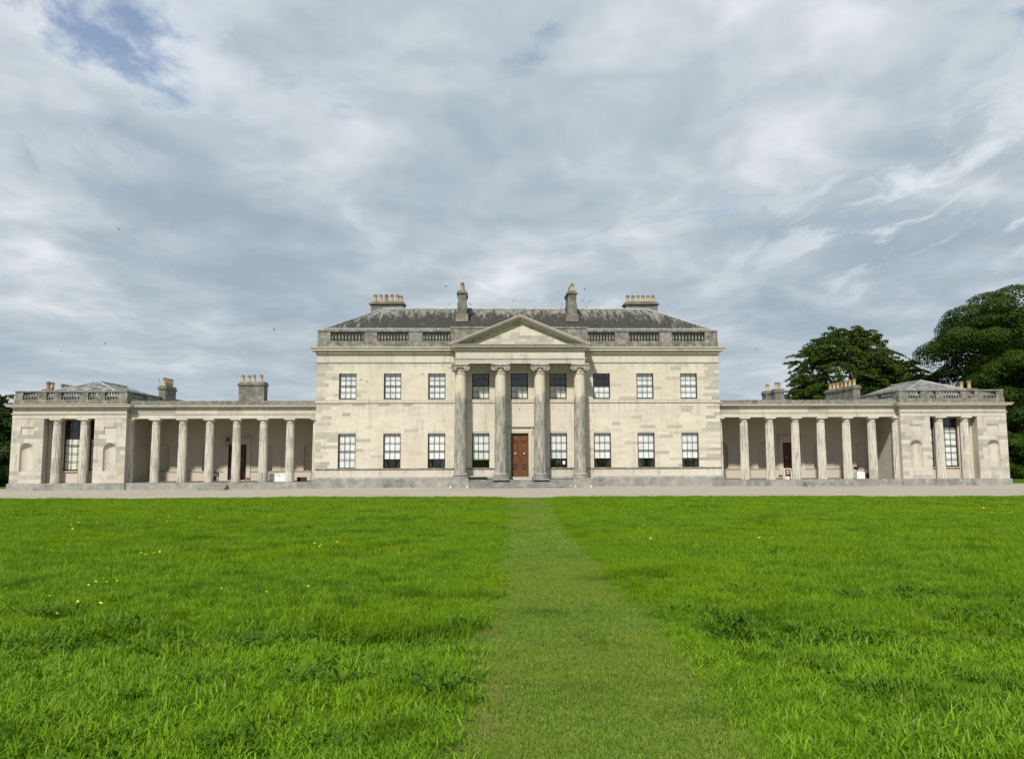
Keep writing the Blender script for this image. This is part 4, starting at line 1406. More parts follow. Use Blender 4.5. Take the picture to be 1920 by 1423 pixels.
for x, lab in ((-20.90, 'small cast iron boot scraper at the foot of the west colonnade door frame'), (20.80, 'small cast iron boot scraper half hidden beside the chalkboard sign')):
    t = empty('boot_scraper', (x, 3.6, FL))
    tag(t, lab, 'boot scraper', 'boot scrapers by the side doors')
    m = MB().box(-0.13, -0.10, -0.03, 0.03, 0, 0.26).box(0.10, 0.13, -0.03, 0.03, 0, 0.26)
    m.build('post', M['crate'], t)
    MB().box(-0.10, 0.10, -0.01, 0.01, 0.10, 0.22).build('blade', M['black'], t)

t = empty('chalkboard_sign', (20.32, 0.95, FL), R(0))
tag(t, 'pale wooden A-frame chalkboard sign with white lettering by the doorway', 'sign')
for y0, ang, nm in ((-0.06, 0.16, 'front'), (0.06, -0.16, 'back')):
    m = MB()
    m.box(-0.29, -0.22, -0.015, 0.015, 0, 0.82).box(0.22, 0.29, -0.015, 0.015, 0, 0.82).box(-0.219, 0.219, -0.015, 0.015, 0.76, 0.82).box(-0.219, 0.219, -0.015, 0.015, 0.14, 0.18)
    f = m.build('frame', M['palewood'], t)
    f.location = (0, -0.14 if y0 < 0 else 0.14, 0)
    f.rotation_euler = (-ang, 0, 0)
    bo = MB().box(-0.219, 0.219, -0.008, 0.008, 0.181, 0.759).build('board', M['black'], f)
    if y0 < 0:
        lm = MB()
        # chalk strokes: two pairs of lines of handwriting, too small to read in the photograph
        for zc, half, hgt in ((0.68, 0.035, 0.035), (0.60, 0.165, 0.028), (0.505, 0.07, 0.035), (0.43, 0.165, 0.026)):
            x = -half
            while x < half:
                w = random.uniform(0.014, 0.028)
                lm.box(x, min(half, x + w), -0.0105, -0.0085, zc - hgt * random.uniform(0.5, 1.0), zc + hgt * random.uniform(0.4, 1.0))
                x += w + 0.008
        lm.build('lettering', M['chalk'], f)

t = empty('door_wedge', (20.16, 0.55, FL))
tag(t, 'small pale wooden wedge block in front of the chalkboard sign', 'wedge')
m = MB().prism([(-0.16, 0), (0.14, 0), (0.06, 0.22), (-0.06, 0.25)], -0.08, 0.08)
m.build('block', M['palewood'], t)

t = empty('white_planter', (26.05, 1.35, FL))
tag(t, 'open white tub with dark inside standing beside a column', 'tub')
m = MB()
n = 4
for k, (a, b2, c, d) in enumerate(((-0.30, 0.30, -0.24, -0.215), (-0.30, 0.30, 0.215, 0.24), (-0.30, -0.275, -0.214, 0.214), (0.275, 0.30, -0.214, 0.214))):
    m.box(a, b2, c, d, 0, 0.50)
m.build('body', M['white'], t)
MB().box(-0.274, 0.274, -0.213, 0.213, 0.02, 0.40).build('filling', M['black'], t)
t = empty('small_stand', (26.45, 2.6, FL))
tag(t, 'dark tilted leaflet stand on a thin leg behind the white tub', 'stand')
MB().prism([(-0.22, 0.70), (0.12, 0.60), (0.12, 0.86), (-0.22, 0.90)], -0.02, 0.02).build('board', M['black'], t)
MB().box(0.0, 0.03, -0.015, 0.015, 0, 0.60).build('leg', M['black'], t)
t = empty('metal_box', (27.62, 3.3, FL))
tag(t, 'small dark brown metal box at the base of the colonnade rear wall', 'box')
MB().box(-0.10, 0.10, -0.08, 0.08, 0, 0.34).build('case', M['crate'], t)
MB().box(-0.08, 0.08, -0.09, -0.081, 0.19, 0.31).build('grille', M['black'], t)
MB().box(-0.08, 0.08, -0.09, -0.081, 0.04, 0.16).build('grille', M['black'], t)

t = empty('portico_bench', (-3.02, -0.55, 0.536))
tag(t, 'low dark wooden box bench with pale top between the portico columns', 'bench')
MB().box(-0.60, 0.60, -0.2, 0.2, 0.0, 0.22).build('box', M['sash'], t)
MB().box(-0.62, 0.62, -0.22, 0.22, 0.221, 0.285).build('top', M['smooth'], t)
t = empty('door_scraper', (-0.66, -0.95, 0.536))
tag(t, 'black domed boot scraper at the foot of the oak front door', 'boot scraper')
MB().lathe([(0.155, 0.0), (0.15, 0.05), (0.12, 0.10), (0.06, 0.135), (0.01, 0.145)], 16).build('dome', M['black'], t, 60)
t = empty('paper_notice', (3.27, 0.155, 1.62))
tag(t, 'small white paper notice in the lower corner of the window by the portico', 'notice')
MB().box(-0.09, 0.09, -0.004, 0.0, 0.0, 0.26).build('sheet', M['white'], t)
gs = MB().lathe([(0.10, -0.02), (0.105, 0.10), (0.09, 0.18), (0.05, 0.235), (0.01, 0.25)], 10, rad=lambda a: 1 + 0.08 * math.sin(3 * a)).mesh('guard_stone', M['trim'], 60)
for x, y, lab in ((-4.98, -1.98, 'small pale guard stone at the outer corner of the west portico pedestal'), (-3.80, -1.98, 'small pale guard stone between west portico pedestal and steps'),
                  (3.86, -1.98, 'small pale guard stone between east portico pedestal and steps'), (4.98, -1.98, 'small pale guard stone at the outer corner of the east portico pedestal')):
    tag(link('guard_stone', gs, None, (x, y, 0.0), (0, 0, random.uniform(0, 6))), lab, 'stone', 'guard stones at the portico')


# ------------------------------------------------------------------ trees
def np_mesh(name, verts, quads, tones, mat, ntri=False):
    me = bpy.data.meshes.new(name)
    nv, nf = len(verts), len(quads)
    k = quads.shape[1]
    me.vertices.add(nv)
    me.vertices.foreach_set('co', verts.astype(np.float32).ravel())
    me.loops.add(nf * k)
    me.loops.foreach_set('vertex_index', quads.astype(np.int32).ravel())
    me.polygons.add(nf)
    me.polygons.foreach_set('loop_start', np.arange(0, nf * k, k, dtype=np.int32))
    a = me.attributes.new('tone', 'FLOAT', 'FACE')
    a.data.foreach_set('value', tones.astype(np.float32))
    me.materials.append(mat)
    me.update(calc_edges=True)
    me.validate()
    return me


def unit(v):
    return v / np.maximum(1e-9, np.linalg.norm(v, axis=-1, keepdims=True))


def leaf_cards(pos, nrm, length, width, tones):
    """pointed four-sided leaf faces lying in the plane across nrm"""
    n = len(pos)
    r = unit(rng.normal(size=(n, 3)))
    u = unit(np.cross(nrm, r))
    w = np.cross(nrm, u)
    L = (length * rng.uniform(0.7, 1.3, n))[:, None]
    W = (width * rng.uniform(0.7, 1.3, n))[:, None]
    v = np.stack([pos - u * L * 0.5, pos + w * W * 0.5 + nrm * L * 0.08, pos + u * L * 0.5, pos - w * W * 0.5 + nrm * L * 0.08], 1).reshape(-1, 3)
    q = np.arange(4 * n).reshape(n, 4)
    return v, q, tones


def limbs(mb, base, top, r0, ends):
    base, top = Vector(base), Vector(top)
    pts = [base + (top - base) * (i / 6) + Vector((math.sin(i * 1.3) * 0.12, math.cos(i * 1.7) * 0.12, 0)) * (i > 0) for i in range(7)]
    mb.tube(pts, [r0 * (1.25 if i == 0 else 1.0 - 0.75 * i / 6) for i in range(7)], 10)
    for e in ends:
        e = Vector(e)
        k = random.randint(2, 5)
        p0 = pts[k]
        mid = p0.lerp(e, 0.5) + Vector((random.uniform(-0.4, 0.4), random.uniform(-0.4, 0.4), random.uniform(0.2, 0.9)))
        rr = r0 * 0.36
        mb.tube([p0, p0.lerp(mid, 0.5), mid, mid.lerp(e, 0.5), e], [rr, rr * 0.8, rr * 0.55, rr * 0.35, rr * 0.12], 7)


def puffy_tree(name, base, ells, nl, leaf, mat, lobe_r, per, trunk_r, trunk_top, label, cat='tree'):
    """crown of overlapping leafy domes on the shells of some ellipsoids"""
    root = empty(name, base)
    tag(root, label, cat)
    P, N, T = [], [], []
    ends = []
    for (cx, cy, cz, rx_, ry_, rz2), n in zip(ells, nl):
        d = unit(rng.normal(size=(n, 3)))
        d[:, 2] = np.where(d[:, 2] < -0.55, -d[:, 2], d[:, 2])
        cen = np.array([cx, cy, cz]) + d * np.array([rx_, ry_, rz2]) * rng.uniform(0.80, 1.0, (n, 1))
        for c, dd in zip(cen, d):
            r = lobe_r * rng.uniform(0.7, 1.35)
            k = int(per * (r / lobe_r) ** 2)
            q = unit(rng.normal(size=(k, 3)) + 0.55 * dd + np.array([0, 0, 0.35]))
            sh = np.array([r * 1.15, r * 1.15, r * 0.66])
            pp = c + q * sh * rng.uniform(0.80, 1.05, (k, 1))
            P.append(pp)
            N.append(unit(q + rng.normal(size=(k, 3)) * 0.26))
            T.append(np.clip(rng.normal(0.5, 0.10, k) + rng.normal(0, 0.20), 0, 1))
            if rng.random() < 0.12:
                ends.append(tuple(c - np.array(base)))
        # interior foliage that blocks the light
        k = int(n * per * 0.30)
        q = unit(rng.normal(size=(k, 3))) * (rng.uniform(0.1, 1, (k, 1)) ** 0.4) * np.array([rx_, ry_, rz2]) * 0.82
        P.append(q + np.array([cx, cy, cz]))
        N.append(unit(rng.normal(size=(k, 3))))
        T.append(rng.uniform(0, 0.5, k))
    P, N, T = np.concatenate(P) - np.array(base), np.concatenate(N), np.concatenate(T)
    v, q, t = leaf_cards(P, N, leaf, leaf * 0.62, T)
    link('crown', np_mesh('crown', v, q, t, mat), root)
    tb = MB()
    limbs(tb, (0, 0, -0.3), (trunk_top[0], trunk_top[1], trunk_top[2]), trunk_r, ends[:26])
    tb.build('trunk', M['bark'], root, 60)
    return root


def spray_tree(name, base, ells, ns, leaf, mat, slen, per, droop, trunk_r, trunk_top, label, flat=0.5, cat='tree'):
    """crown of feathery sprays growing out of ellipsoid shells"""
    root = empty(name, base)
    tag(root, label, cat)
    P, N, T = [], [], []
    ends = []
    for (cx, cy, cz, rx_, ry_, rz2), n in zip(ells, ns):
        d = unit(rng.normal(size=(n, 3)))
        d[:, 2] = np.where(d[:, 2] < -0.5, -d[:, 2], d[:, 2])
        o = np.array([cx, cy, cz]) + d * np.array([rx_, ry_, rz2]) * (rng.uniform(0.25, 1.0, (n, 1)) ** 0.5) * 0.92
        for c, dd in zip(o, d):
            L = slen * rng.uniform(0.6, 1.4)
            h = unit(np.array([dd[0], dd[1], dd[2] * 0.35]) + rng.normal(size=3) * 0.35)
            side = unit(np.cross(h, [0, 0, 1.0]))
            upn = unit(np.cross(side, h))
            k = int(per * L / slen)
            s = rng.uniform(0, 1, k)
            wid = 0.36 * L * np.sin(np.clip(s, 0.05, 1) ** 0.7 * math.pi * 0.92) + 0.08
            lat = rng.uniform(-1, 1, k) * wid
            pp = c + np.outer(s * L, h) + np.outer(lat, side) + np.outer(-droop * L * s ** 2 - 0.25 * np.abs(lat) * droop, [0, 0, 1]) + rng.normal(size=(k, 3)) * 0.05
            P.append(pp)
            N.append(unit(upn * flat + rng.normal(size=(k, 3)) * 0.42))
            T.append(np.clip(rng.normal(0.45, 0.14, k) + rng.normal(0, 0.22), 0, 1))
            if rng.random() < 0.06:
                ends.append(tuple(c - np.array(base)))
    P, N, T = np.concatenate(P) - np.array(base), np.concatenate(N), np.concatenate(T)
    v, q, t = leaf_cards(P, N, leaf, leaf * 0.55, T)
    link('crown', np_mesh('crown', v, q, t, mat), root)
    tb = MB()
    limbs(tb, (0, 0, -0.3), trunk_top, trunk_r, ends[:34])
    tb.build('trunk', M['bark'], root, 60)
    return root


puffy_tree('chestnut_tree', (54.5, 23, -0.1), [(55.3, 23, 11.0, 8.8, 8.5, 8.2), (54.6, 21, 8.0, 6.2, 6.0, 5.6), (57.0, 20, 5.0, 7.0, 6.0, 5.0), (62.5, 24, 9.0, 8, 8, 8.5)], [95, 46, 46, 40], 0.24, M['chestnut'], 1.9, 1150, 0.75, (0, 0, 11),
           'huge domed dark green chestnut tree rising beyond the end pavilion')
spray_tree('beech_tree', (41.5, 31, -0.1), [(39.5, 31, 10.8, 6.4, 6.0, 6.4), (45.6, 32, 8.4, 5.3, 5.0, 5.0), (35.8, 30, 7.2, 4.2, 4.2, 4.0), (41.5, 31, 5.5, 7.5, 5.5, 4.2)], [620, 420, 260, 420], 0.25, M['beech'], 1.45, 105, 0.42, 0.6, (0, 0, 11.5),
           'spreading olive green beech tree with feathery sprays behind the chimneys')
spray_tree('pine_tree', (51.5, 40, -0.1), [(52.2, 40, 6.8, 2.6, 3.0, 4.2)], [120], 0.34, M['yew'], 1.6, 120, 0.2, 0.35, (0, 0, 12),
           'slim dark tree in the gap between beech and chestnut')
spray_tree('yew_tree', (-49.0, 14, -0.1), [(-48.9, 14, 5.0, 4.0, 4.0, 3.4), (-47.8, 13.5, 2.2, 4.2, 3.5, 2.4)], [330, 240], 0.26, M['yew'], 1.5, 140, 0.45, 0.5, (0, 0, 6),
           'dark drooping evergreen tree at the west end of the house')
puffy_tree('laurel_shrub', (47.5, 17, -0.1), [(46.5, 17, 1.6, 4.5, 2.5, 2.6), (54.0, 18, 1.8, 5.0, 2.5, 3.2)], [34, 40], 0.24, M['chestnut'], 0.95, 420, 0.15, (0, 0, 2.5),
           'dark low laurel shrubs under the chestnut beside the east pavilion', 'shrub')
puffy_tree('bay_shrub', (-47.0, 9.5, -0.1), [(-46.3, 10, 1.3, 3.2, 2.0, 2.2)], [36], 0.22, M['yew'], 0.8, 380, 0.12, (0, 0, 2),
           'dark low shrub under the evergreens beside the west pavilion', 'shrub')
spray_tree('cedar_tree', (-60, 22, -0.1), [(-60, 22, 7.0, 6.5, 6, 6.0)], [260], 0.36, M['yew'], 2.0, 120, 0.4, 0.5, (0, 0, 9),
           'taller dark evergreen behind the drooping tree at the west end')


# ------------------------------------------------------------------ grass
def blade_patch(name, size, n, h0, h1, w0, w1, lean, mat, dryp=0.03, segs=3, clump=0):
    V, F, T, Dr = [], [], [], []
    cl = [(random.uniform(-size / 2, size / 2), random.uniform(-size / 2, size / 2), random.uniform(0, 6.28), random.uniform(0.7, 1.25)) for _ in range(max(1, clump))]
    for i in range(n):
        if clump:
            c = random.choice(cl)
            x, y = c[0] + random.gauss(0, size * 0.11), c[1] + random.gauss(0, size * 0.11)
            hs, bias = c[3], c[2]
        else:
            x, y, hs, bias = random.uniform(-size / 2, size / 2), random.uniform(-size / 2, size / 2), 1.0, random.uniform(0, 6.28)
        a = bias + random.gauss(0, 1.7)
        h = random.uniform(h0, h1) * hs
        ln = h * random.uniform(0.1, 1.25) * lean
        w = random.uniform(w0, w1)
        ax, ay = math.cos(a), math.sin(a)
        rot = a + math.pi / 2 + random.gauss(0, 0.5)
        sx, sy = math.cos(rot) * w / 2, math.sin(rot) * w / 2
        base = len(V)
        for k in range(segs):
            t = k / segs
            cx, cy, cz = x + ax * ln * t * t, y + ay * ln * t * t, h * (t - 0.28 * lean * t * t * (ln / h))
            ww = 1 - 0.55 * t
            V.append((cx - sx * ww, cy - sy * ww, cz))
            V.append((cx + sx * ww, cy + sy * ww, cz))
        V.append((x + ax * ln, y + ay * ln, h * (1 - 0.28 * lean * (ln / h))))
        for k in range(segs - 1):
            F.append((base + 2 * k, base + 2 * k + 1, base + 2 * k + 3, base + 2 * k + 2))
        F.append((base + 2 * segs - 2, base + 2 * segs - 1, base + 2 * segs))
        tn, dr = min(1, max(0, random.gauss(0.5, 0.26))), (random.uniform(0.5, 1) if random.random() < dryp else 0.0)
        T += [tn] * segs
        Dr += [dr] * segs
    me = bpy.data.meshes.new(name)
    me.from_pydata(V, [], F)
    me.attributes.new('tone', 'FLOAT', 'FACE').data.foreach_set('value', T)
    me.attributes.new('dry', 'FLOAT', 'FACE').data.foreach_set('value', Dr)
    me.materials.append(mat)
    me.polygons.foreach_set('use_smooth', [True] * len(F))
    return bpy.data.objects.new(name, me)


def weed_patch(name, size, n, mat):
    V, F, T = [], [], []
    for i in range(n):
        x, y, a = random.uniform(-size / 2, size / 2), random.uniform(-size / 2, size / 2), random.uniform(0, 6.28)
        L, w, rise = random.uniform(0.05, 0.12), random.uniform(0.012, 0.03), random.uniform(0.3, 1.3)
        z0 = random.uniform(0.0, 0.07)
        base = len(V)
        ax, ay = math.cos(a), math.sin(a)
        for t, ww in ((0, 0.2), (0.3, 0.9), (0.65, 1.0), (1.0, 0.05)):
            r = L * t
            z = z0 + L * rise * t - L * 0.5 * t * t
            V.append((x + ax * r - ay * w / 2 * ww, y + ay * r + ax * w / 2 * ww, z + 0.008))
            V.append((x + ax * r + ay * w / 2 * ww, y + ay * r - ax * w / 2 * ww, z + 0.008))
        for k in range(3):
            F.append((base + 2 * k, base + 2 * k + 2, base + 2 * k + 3, base + 2 * k + 1))
        T += [min(1, max(0, random.gauss(0.5, 0.28)))] * 3
    me = bpy.data.meshes.new(name)
    me.from_pydata(V, [], F)
    me.attributes.new('tone', 'FLOAT', 'FACE').data.foreach_set('value', T)
    me.attributes.new('dry', 'FLOAT', 'FACE').data.foreach_set('value', [0.0] * len(T))
    me.materials.append(mat)
    return bpy.data.objects.new(name, me)


def scatter(name, variants, pts, label, mat):
    """pts: (x, y, z, rotation, scale xy, scale z, variant)"""
    coll = bpy.data.collections.new(name + '_patches')
    for o in sorted(variants, key=lambda o: o.name):
        coll.objects.link(o)
    me = bpy.data.meshes.new(name)
    P = np.array(pts, dtype=np.float32)
    me.vertices.add(len(P))
    me.vertices.foreach_set('co', P[:, :3].ravel())
    for k, nm in ((3, 'rot'), (4, 'sxy'), (5, 'sz')):
        me.attributes.new(nm, 'FLOAT', 'POINT').data.foreach_set('value', np.ascontiguousarray(P[:, k]))
    me.attributes.new('pick', 'INT', 'POINT').data.foreach_set('value', P[:, 6].astype(np.int32))
    me.materials.append(mat)
    o = link(name, me)
    ng = bpy.data.node_groups.new(name + '_scatter', 'GeometryNodeTree')
    ng.interface.new_socket('Geometry', in_out='INPUT', socket_type='NodeSocketGeometry')
    ng.interface.new_socket('Geometry', in_out='OUTPUT', socket_type='NodeSocketGeometry')
    nd, lk = ng.nodes, ng.links
    gi, go = nd.new('NodeGroupInput'), nd.new('NodeGroupOutput')
    ci = nd.new('GeometryNodeCollectionInfo')
    ci.inputs['Collection'].default_value = coll
    ci.inputs['Separate Children'].default_value = True
    ci.inputs['Reset Children'].default_value = True
    iop = nd.new('GeometryNodeInstanceOnPoints')
    iop.inputs['Pick Instance'].default_value = True

    def na(nm, typ):
        x = nd.new('GeometryNodeInputNamedAttribute')
        x.data_type = typ
        x.inputs['Name'].default_value = nm
        return next(s for s in x.outputs if s.name == 'Attribute' and s.enabled)
    rot, scl = nd.new('ShaderNodeCombineXYZ'), nd.new('ShaderNodeCombineXYZ')
    lk.new(na('rot', 'FLOAT'), rot.inputs[2])
    sx = na('sxy', 'FLOAT')
    lk.new(sx, scl.inputs[0])
    lk.new(sx, scl.inputs[1])
    lk.new(na('sz', 'FLOAT'), scl.inputs[2])
    lk.new(gi.outputs[0], iop.inputs['Points'])
    lk.new(ci.outputs[0], iop.inputs['Instance'])
    lk.new(na('pick', 'INT'), iop.inputs['Instance Index'])
    lk.new(rot.outputs[0], iop.inputs['Rotation'])
    lk.new(scl.outputs[0], iop.inputs['Scale'])
    lk.new(iop.outputs[0], go.inputs[0])
    md = o.modifiers.new('scatter', 'NODES')
    md.node_group = ng
    tag(o, label, 'grass', kind='stuff')
    return o


near = [blade_patch('patch_a%d' % i, 0.5, 800, 0.035, 0.13, 0.0035, 0.0095, 1.05, M['grass'], 0.02, 3, 12) for i in range(5)]
coarse = [blade_patch('patch_ab%d' % i, 0.5, 520, 0.03, 0.115, 0.005, 0.0145, 1.15, M['coarse'], 0.02, 3, 12) for i in range(5)]
weeds = [weed_patch('patch_bb%d' % i, 0.5, 120, M['weed']) for i in range(3)]
mid_ = [blade_patch('patch_c%d' % i, 1.0, 1700, 0.06, 0.145, 0.007, 0.012, 0.9, M['grass'], 0.02, 2, 14) for i in range(4)]
far_ = [blade_patch('patch_d%d' % i, 2.0, 3200, 0.07, 0.15, 0.014, 0.024, 0.85, M['grass'], 0.015, 2, 22) for i in range(4)]
pts = []


def in_view(x, y, pad):
    dpt = y - CAM.y
    return abs(x - CAM.x - 0.03 * dpt) < 0.70 * dpt + pad


def fill(y0, y1, step, pick0, npick, zlo, zhi, pad, margin):
    y = y0
    while y > y1:
        x = -50.0
        while x < 50:
            px, py = x + random.uniform(-0.5, 0.5) * step, y + random.uniform(-0.5, 0.5) * step
            if in_view(px, py, pad) and py < edge_y(px) - margin * 0.9 and path_d(px, py) > margin * random.uniform(0.75, 1.1):
                pts.append((px, py, gz(px, py) + 0.012, random.uniform(0, 6.28), random.uniform(0.9, 1.15), random.uniform(zlo, zhi), pick0 + random.randrange(npick)))
            x += step
        y -= step


fill(-45.0, -50.0, 0.40, 0, 5, 0.75, 1.25, 2.5, 0.27)
fill(-49.2, -55.6, 0.33, 5, 5, 0.75, 1.3, 2.5, 0.27)
for _ in range(5200):     # broad-leaved weeds in the hollow and in loose drifts
    x, y = random.uniform(-16, 11), random.uniform(-47.5, -54.5)
    w = math.exp(-((y + 49.75 + 0.12 * math.sin(x * 1.7)) / 0.33) ** 2) * (0.9 if math.sin(x * 0.8 + 0.6) > -0.55 else 0.25)
    w = max(w, 0.06 if math.sin(x * 1.9 + y * 2.3) > 0.6 else 0.012)
    if random.random() < w and path_d(x, y) > 0.22 and in_view(x, y, 1.0):
        pts.append((x, y, gz(x, y) + 0.02, random.uniform(0, 6.28), random.uniform(0.6, 1.1), random.uniform(0.8, 1.3), 10 + random.randrange(3)))
fill(-31.0, -45.2, 0.80, 13, 4, 0.8, 1.2, 4.0, 0.52)
fill(-8.0, -31.5, 1.55, 17, 4, 0.8, 1.2, 8.0, 1.02)
# finer rows along both path borders and the gravel edge
y = -14.5
while y > -55.0:
    stp = 0.24 if y < -44 else (0.45 if y < -31 else 0.7)
    for side in (0, 1):
        e = interp(PATH_L, y) if side == 0 else interp(PATH_R, y)
        for off in ((0.25, 0.5) if y < -44 else (0.30, 0.75, 1.1)):
            px = e + (off + random.uniform(-0.16, 0.07)) * (-1 if side == 0 else 1)
            if y < edge_y(px) - 0.3:
                soft = 1.0 if side == 0 else 0.8
                pk = (random.randrange(5) + (5 if y < -49.6 else 0)) if y < -44 else 13 + random.randrange(4)
                pts.append((px, y + random.uniform(-0.2, 0.2), gz(px, y) + 0.012, random.uniform(0, 6.28), 0.55 if y >= -44 else 0.85, random.uniform(0.8, 1.15) * soft, pk))
    y -= stp
for _ in range(420):      # the right border rises gradually out of the mown strip
    y = random.uniform(-16, -55)
    x = interp(PATH_R, y) + random.triangular(-0.28, 0.5, 0.25)
    hgt = 0.35 + 0.55 * sstep(-0.4, 0.4, x - interp(PATH_R, y))
    pts.append((x, y, gz(x, y) + 0.012, random.uniform(0, 6.28), 0.5, hgt * random.uniform(0.8, 1.1), random.randrange(5) + (5 if y < -49.4 else 0) if y < -40 else 13 + random.randrange(4)))
x = -50.0
while x < 50:
    for off in (0.3, 0.8, 1.3):
        y = edge_y(x) - off
        if path_d(x, y) > 0.4 and in_view(x, y, 6):
            pts.append((x + random.uniform(-0.2, 0.2), y, gz(x, y) + 0.012, random.uniform(0, 6.28), 0.6, random.uniform(0.75, 1.25), 13 + random.randrange(4)))
    x += 0.42
print('grass patches', len(pts))
scatter('lawn_grass', near + coarse + weeds + mid_ + far_, pts, 'long bright green grass of the lawn on both sides of the mown path', M['grass'])

pnear = [blade_patch('patch_e%d' % i, 0.4, 900, 0.012, 0.040, 0.0028, 0.0055, 1.5, M['pathgrass'], 0.12, 2) for i in range(4)]
pfar = [blade_patch('patch_f%d' % i, 0.9, 1500, 0.015, 0.045, 0.008, 0.014, 1.2, M['pathgrass'], 0.08, 2) for i in range(3)]
pts = []
y = -15.3
while y > -56.0:
    nearr = y < -42
    stp = 0.30 if nearr else 0.62
    l, r = interp(PATH_L, y), interp(PATH_R, y)
    mg = 0.10 if nearr else 0.30
    x = l + mg
    while x < r - mg + stp * 0.4:
        px = min(x + random.uniform(-0.1, 0.1), r - mg * 0.7)
        pts.append((px, y + random.uniform(-0.1, 0.1), gz(px, y) + 0.02, random.uniform(0, 6.28), random.uniform(0.95, 1.15), random.uniform(0.8, 1.3), random.randrange(4) if nearr else 4 + random.randrange(3)))
        x += stp
    y -= stp
for _ in range(500):
    y = random.uniform(-42, -56)
    x = random.uniform(interp(PATH_L, y) - 0.02, interp(PATH_R, y) + 0.05)
    pts.append((x, y, gz(x, y) + 0.02, random.uniform(0, 6.28), random.uniform(0.9, 1.15), random.uniform(0.8, 1.5), random.randrange(4)))
scatter('path_grass', pnear + pfar, pts, 'short cut olive green grass of the mown path leading to the portico', M['pathgrass'])

# ------------------------------------------------------------------ buttercups
fl_me = MB().lathe([(0.004, 0.0), (0.014, 0.006), (0.019, 0.014), (0.012, 0.012)], 7).mesh('flower', M['petal'], 60)
CL = [((-8.28, -42.99), 7, 'farthest of three yellow buttercup clumps in a slanting line at the left'), ((-7.33, -46.75), 7, 'buttercup clump of bright yellow flowers above the leafy hollow at the left'),
      ((-6.76, -48.54), 6, 'nearest yellow buttercup clump just behind the leafy hollow'), ((-7.45, -48.35), 2, 'lone pair of buttercups near the left edge of the picture'),
      ((-4.79, -47.62), 3, 'few buttercups behind the weedy hollow halfway to the path'), ((-5.63, -41.58), 8, 'loose buttercup clump nearer the path in the left lawn'),
      ((-12.75, -34.69), 16, 'wide drift of small buttercups far out in the left lawn'), ((3.14, -41.56), 7, 'buttercup clump in the middle of the right lawn'),
      ((0.46, -41.86), 3, 'few buttercups close to the path in the right lawn'), ((13.66, -32.69), 14, 'wide drift of small buttercups far out in the right lawn'),
      ((-5.47, -47.65), 2, 'two buttercups between the lone pair and the weedy hollow')]
for (cx, cy), n, lab in CL:
    t = empty('buttercup_clump', (cx, cy, gz(cx, cy)))
    tag(t, lab, 'flowers', 'buttercups in the lawn')
    spread = 0.16 if n < 10 else 1.6
    big = 1.0 if cy < -45 else (1.35 if cy < -38 else 1.9)
    stem = MB()
    for i in range(max(1, int(n * 0.7))):
        x, y, h = random.gauss(0, spread), random.gauss(0, spread * 0.9), random.uniform(0.12, 0.17)
        stem.tube([(x, y, 0), (x + 0.01, y, h * 0.6), (x, y, h)], [0.0022, 0.002, 0.0015], 4)
        f = link('flower', fl_me, t, (x, y, h), (random.uniform(-0.9, 0.2), random.uniform(-0.4, 0.4), 0))
        f.scale = (big, big, big)
    stem.build('stem', M['stalk'], t)


# ------------------------------------------------------------------ swallows
def swallow_mesh(flap):
    m = MB()
    prof = [(0.004, -0.085), (0.014, -0.065), (0.019, -0.03), (0.017, 0.02), (0.010, 0.055), (0.004, 0.075)]
    n = 8
    for r, yy in prof:
        for i in range(n):
            a = 2 * math.pi * i / n
            m.v.append((r * math.cos(a), yy, r * math.sin(a)))
    for k in range(len(prof) - 1):
        for i in range(n):
            j = (i + 1) % n
            m.face([k * n + i, k * n + j, (k + 1) * n + j, (k + 1) * n + i])
    for s in (-1, 1):
        b = len(m.v)
        for x, y0, y1 in ((0.01, -0.045, 0.012), (0.06, -0.062, -0.005), (0.11, -0.035, 0.012), (0.165, 0.035, 0.05)):
            z = flap * (x ** 1.2)
            m.v += [(s * x, y0, z), (s * x, y1, z - 0.003), (s * x, (y0 + y1) / 2, z + 0.004)]
        for k in range(3):
            q = b + 3 * k
            for a, c in ((0, 2), (2, 1), (1, 0)):
                m.face([q + a, q + 3 + a, q + 3 + c, q + c])
        b = len(m.v)
        m.v += [(s * 0.002, 0.06, 0), (s * 0.008, 0.065, 0.003), (s * 0.028, 0.125, 0)]
        m.face([b, b + 1, b + 2])
        m.face([b + 2, b + 1, b])
    return m.mesh('swallow', M['bird'], 60)


sw = [swallow_mesh(f) for f in (0.55, -0.3, 0.15, 0.9)]


def from_px(u, v, Y):
    a, bb = u - 960, v - 711.5
    c, s = math.cos(ROLL), math.sin(ROLL)
    u0, v0 = c * a + s * bb, -s * a + c * bb
    d = cam_vec(u0 / FPX, 1.0, -v0 / FPX)
    return CAM + d * ((Y - CAM.y) / d.y)


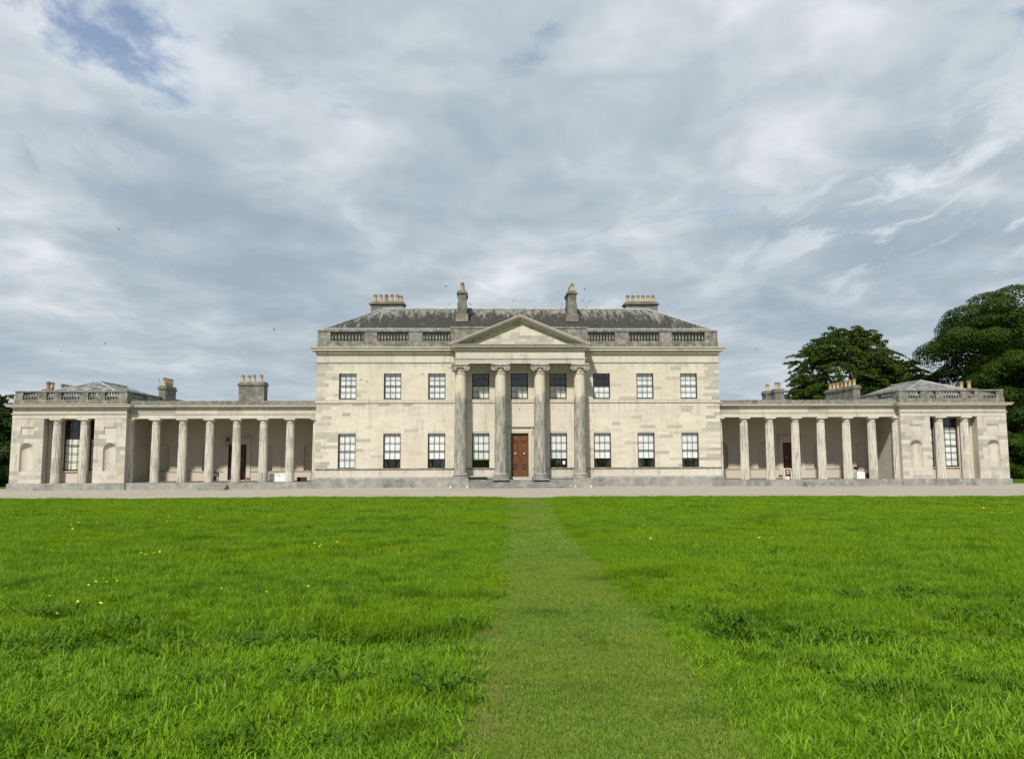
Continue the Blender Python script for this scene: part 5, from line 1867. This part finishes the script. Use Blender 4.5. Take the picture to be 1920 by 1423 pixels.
BIRDS = [(222.5, 430, -8, 'highest swallow alone in the grey cloud at the left'), (175, 536, -5, 'swallow low in the left sky under the bright cloud bank'),
         (115, 658, -9, 'swallow above the outer end of the west pavilion'), (197, 645, -5, 'swallow above the west pavilion roof point'),
         (310, 664, -6, 'swallow above the west chimney with four pots'), (298, 710.6, -3, 'upper of two swallows just left of the four-pot chimney'),
         (299, 716, -2, 'lower of two swallows just left of the four-pot chimney'), (514, 619, -12, 'large-looking swallow in the sky left of the balustrade end'),
         (836, 537, -8, 'swallow level with the slim chimney pots on its left'), (842, 570, -6, 'swallow near the ridge just left of the slim west chimney'),
         (882, 571, -4, 'swallow near the ridge just right of the slim west chimney'), (962.5, 564, -12, 'swallow above the middle of the ridge, wings upright'),
         (983, 578, -2, 'swallow skimming the ridge above the pediment point'), (1096, 542, -4, 'topmost swallow of the flock by the slim east chimney'),
         (1086, 553, -6, 'swallow closest to the slim east chimney pots'), (1097, 556, -5, 'swallow in the middle of the flock by the east chimney'),
         (1092, 564, -13, 'dark banking swallow in the flock by the east chimney'), (1105, 565, -12, 'outermost swallow of the flock by the east chimney'),
         (1098, 570, -6, 'swallow low in the flock by the east chimney'), (1099, 576, -4, 'lowest swallow of the flock, near the ridge'),
         (1054, 571, -7, 'upper swallow close left of the slim east chimney'), (1052.5, 577, -6, 'lower swallow close left of the slim east chimney'),
         (1382.5, 613.5, -3, 'swallow right of the main roof above the cornice level'), (1417, 654, -4, 'swallow between main block and the beech tree'),
         (676, 712, -9, 'swallow in front of the wall right of the outermost upper west window'), (688, 715, -8, 'second swallow in front of the wall between two upper west windows'),
         (792, 702, -9, 'swallow in front of the wall left of the third upper window'), (830, 686, -6, 'swallow below the frieze just left of the portico'),
         (843, 690, -8, 'swallow beside the first portico capital'), (977, 665.6, -10, 'swallow in front of the portico frieze'),
         (963, 651, -8, 'swallow under the pediment cornice'), (974, 768, -9, 'swallow in front of the wall above the front door')]
for i, (u, v_, Y, lab) in enumerate(BIRDS):
    o = link('swallow', sw[i % 4], None, from_px(u, v_, Y), (random.uniform(-0.9, 0.9), random.uniform(-0.7, 0.7), random.uniform(0, 6.28)))
    o.scale = (0.72, 0.72, 0.72)
    tag(o, lab, 'bird', 'swallows flying round the house')
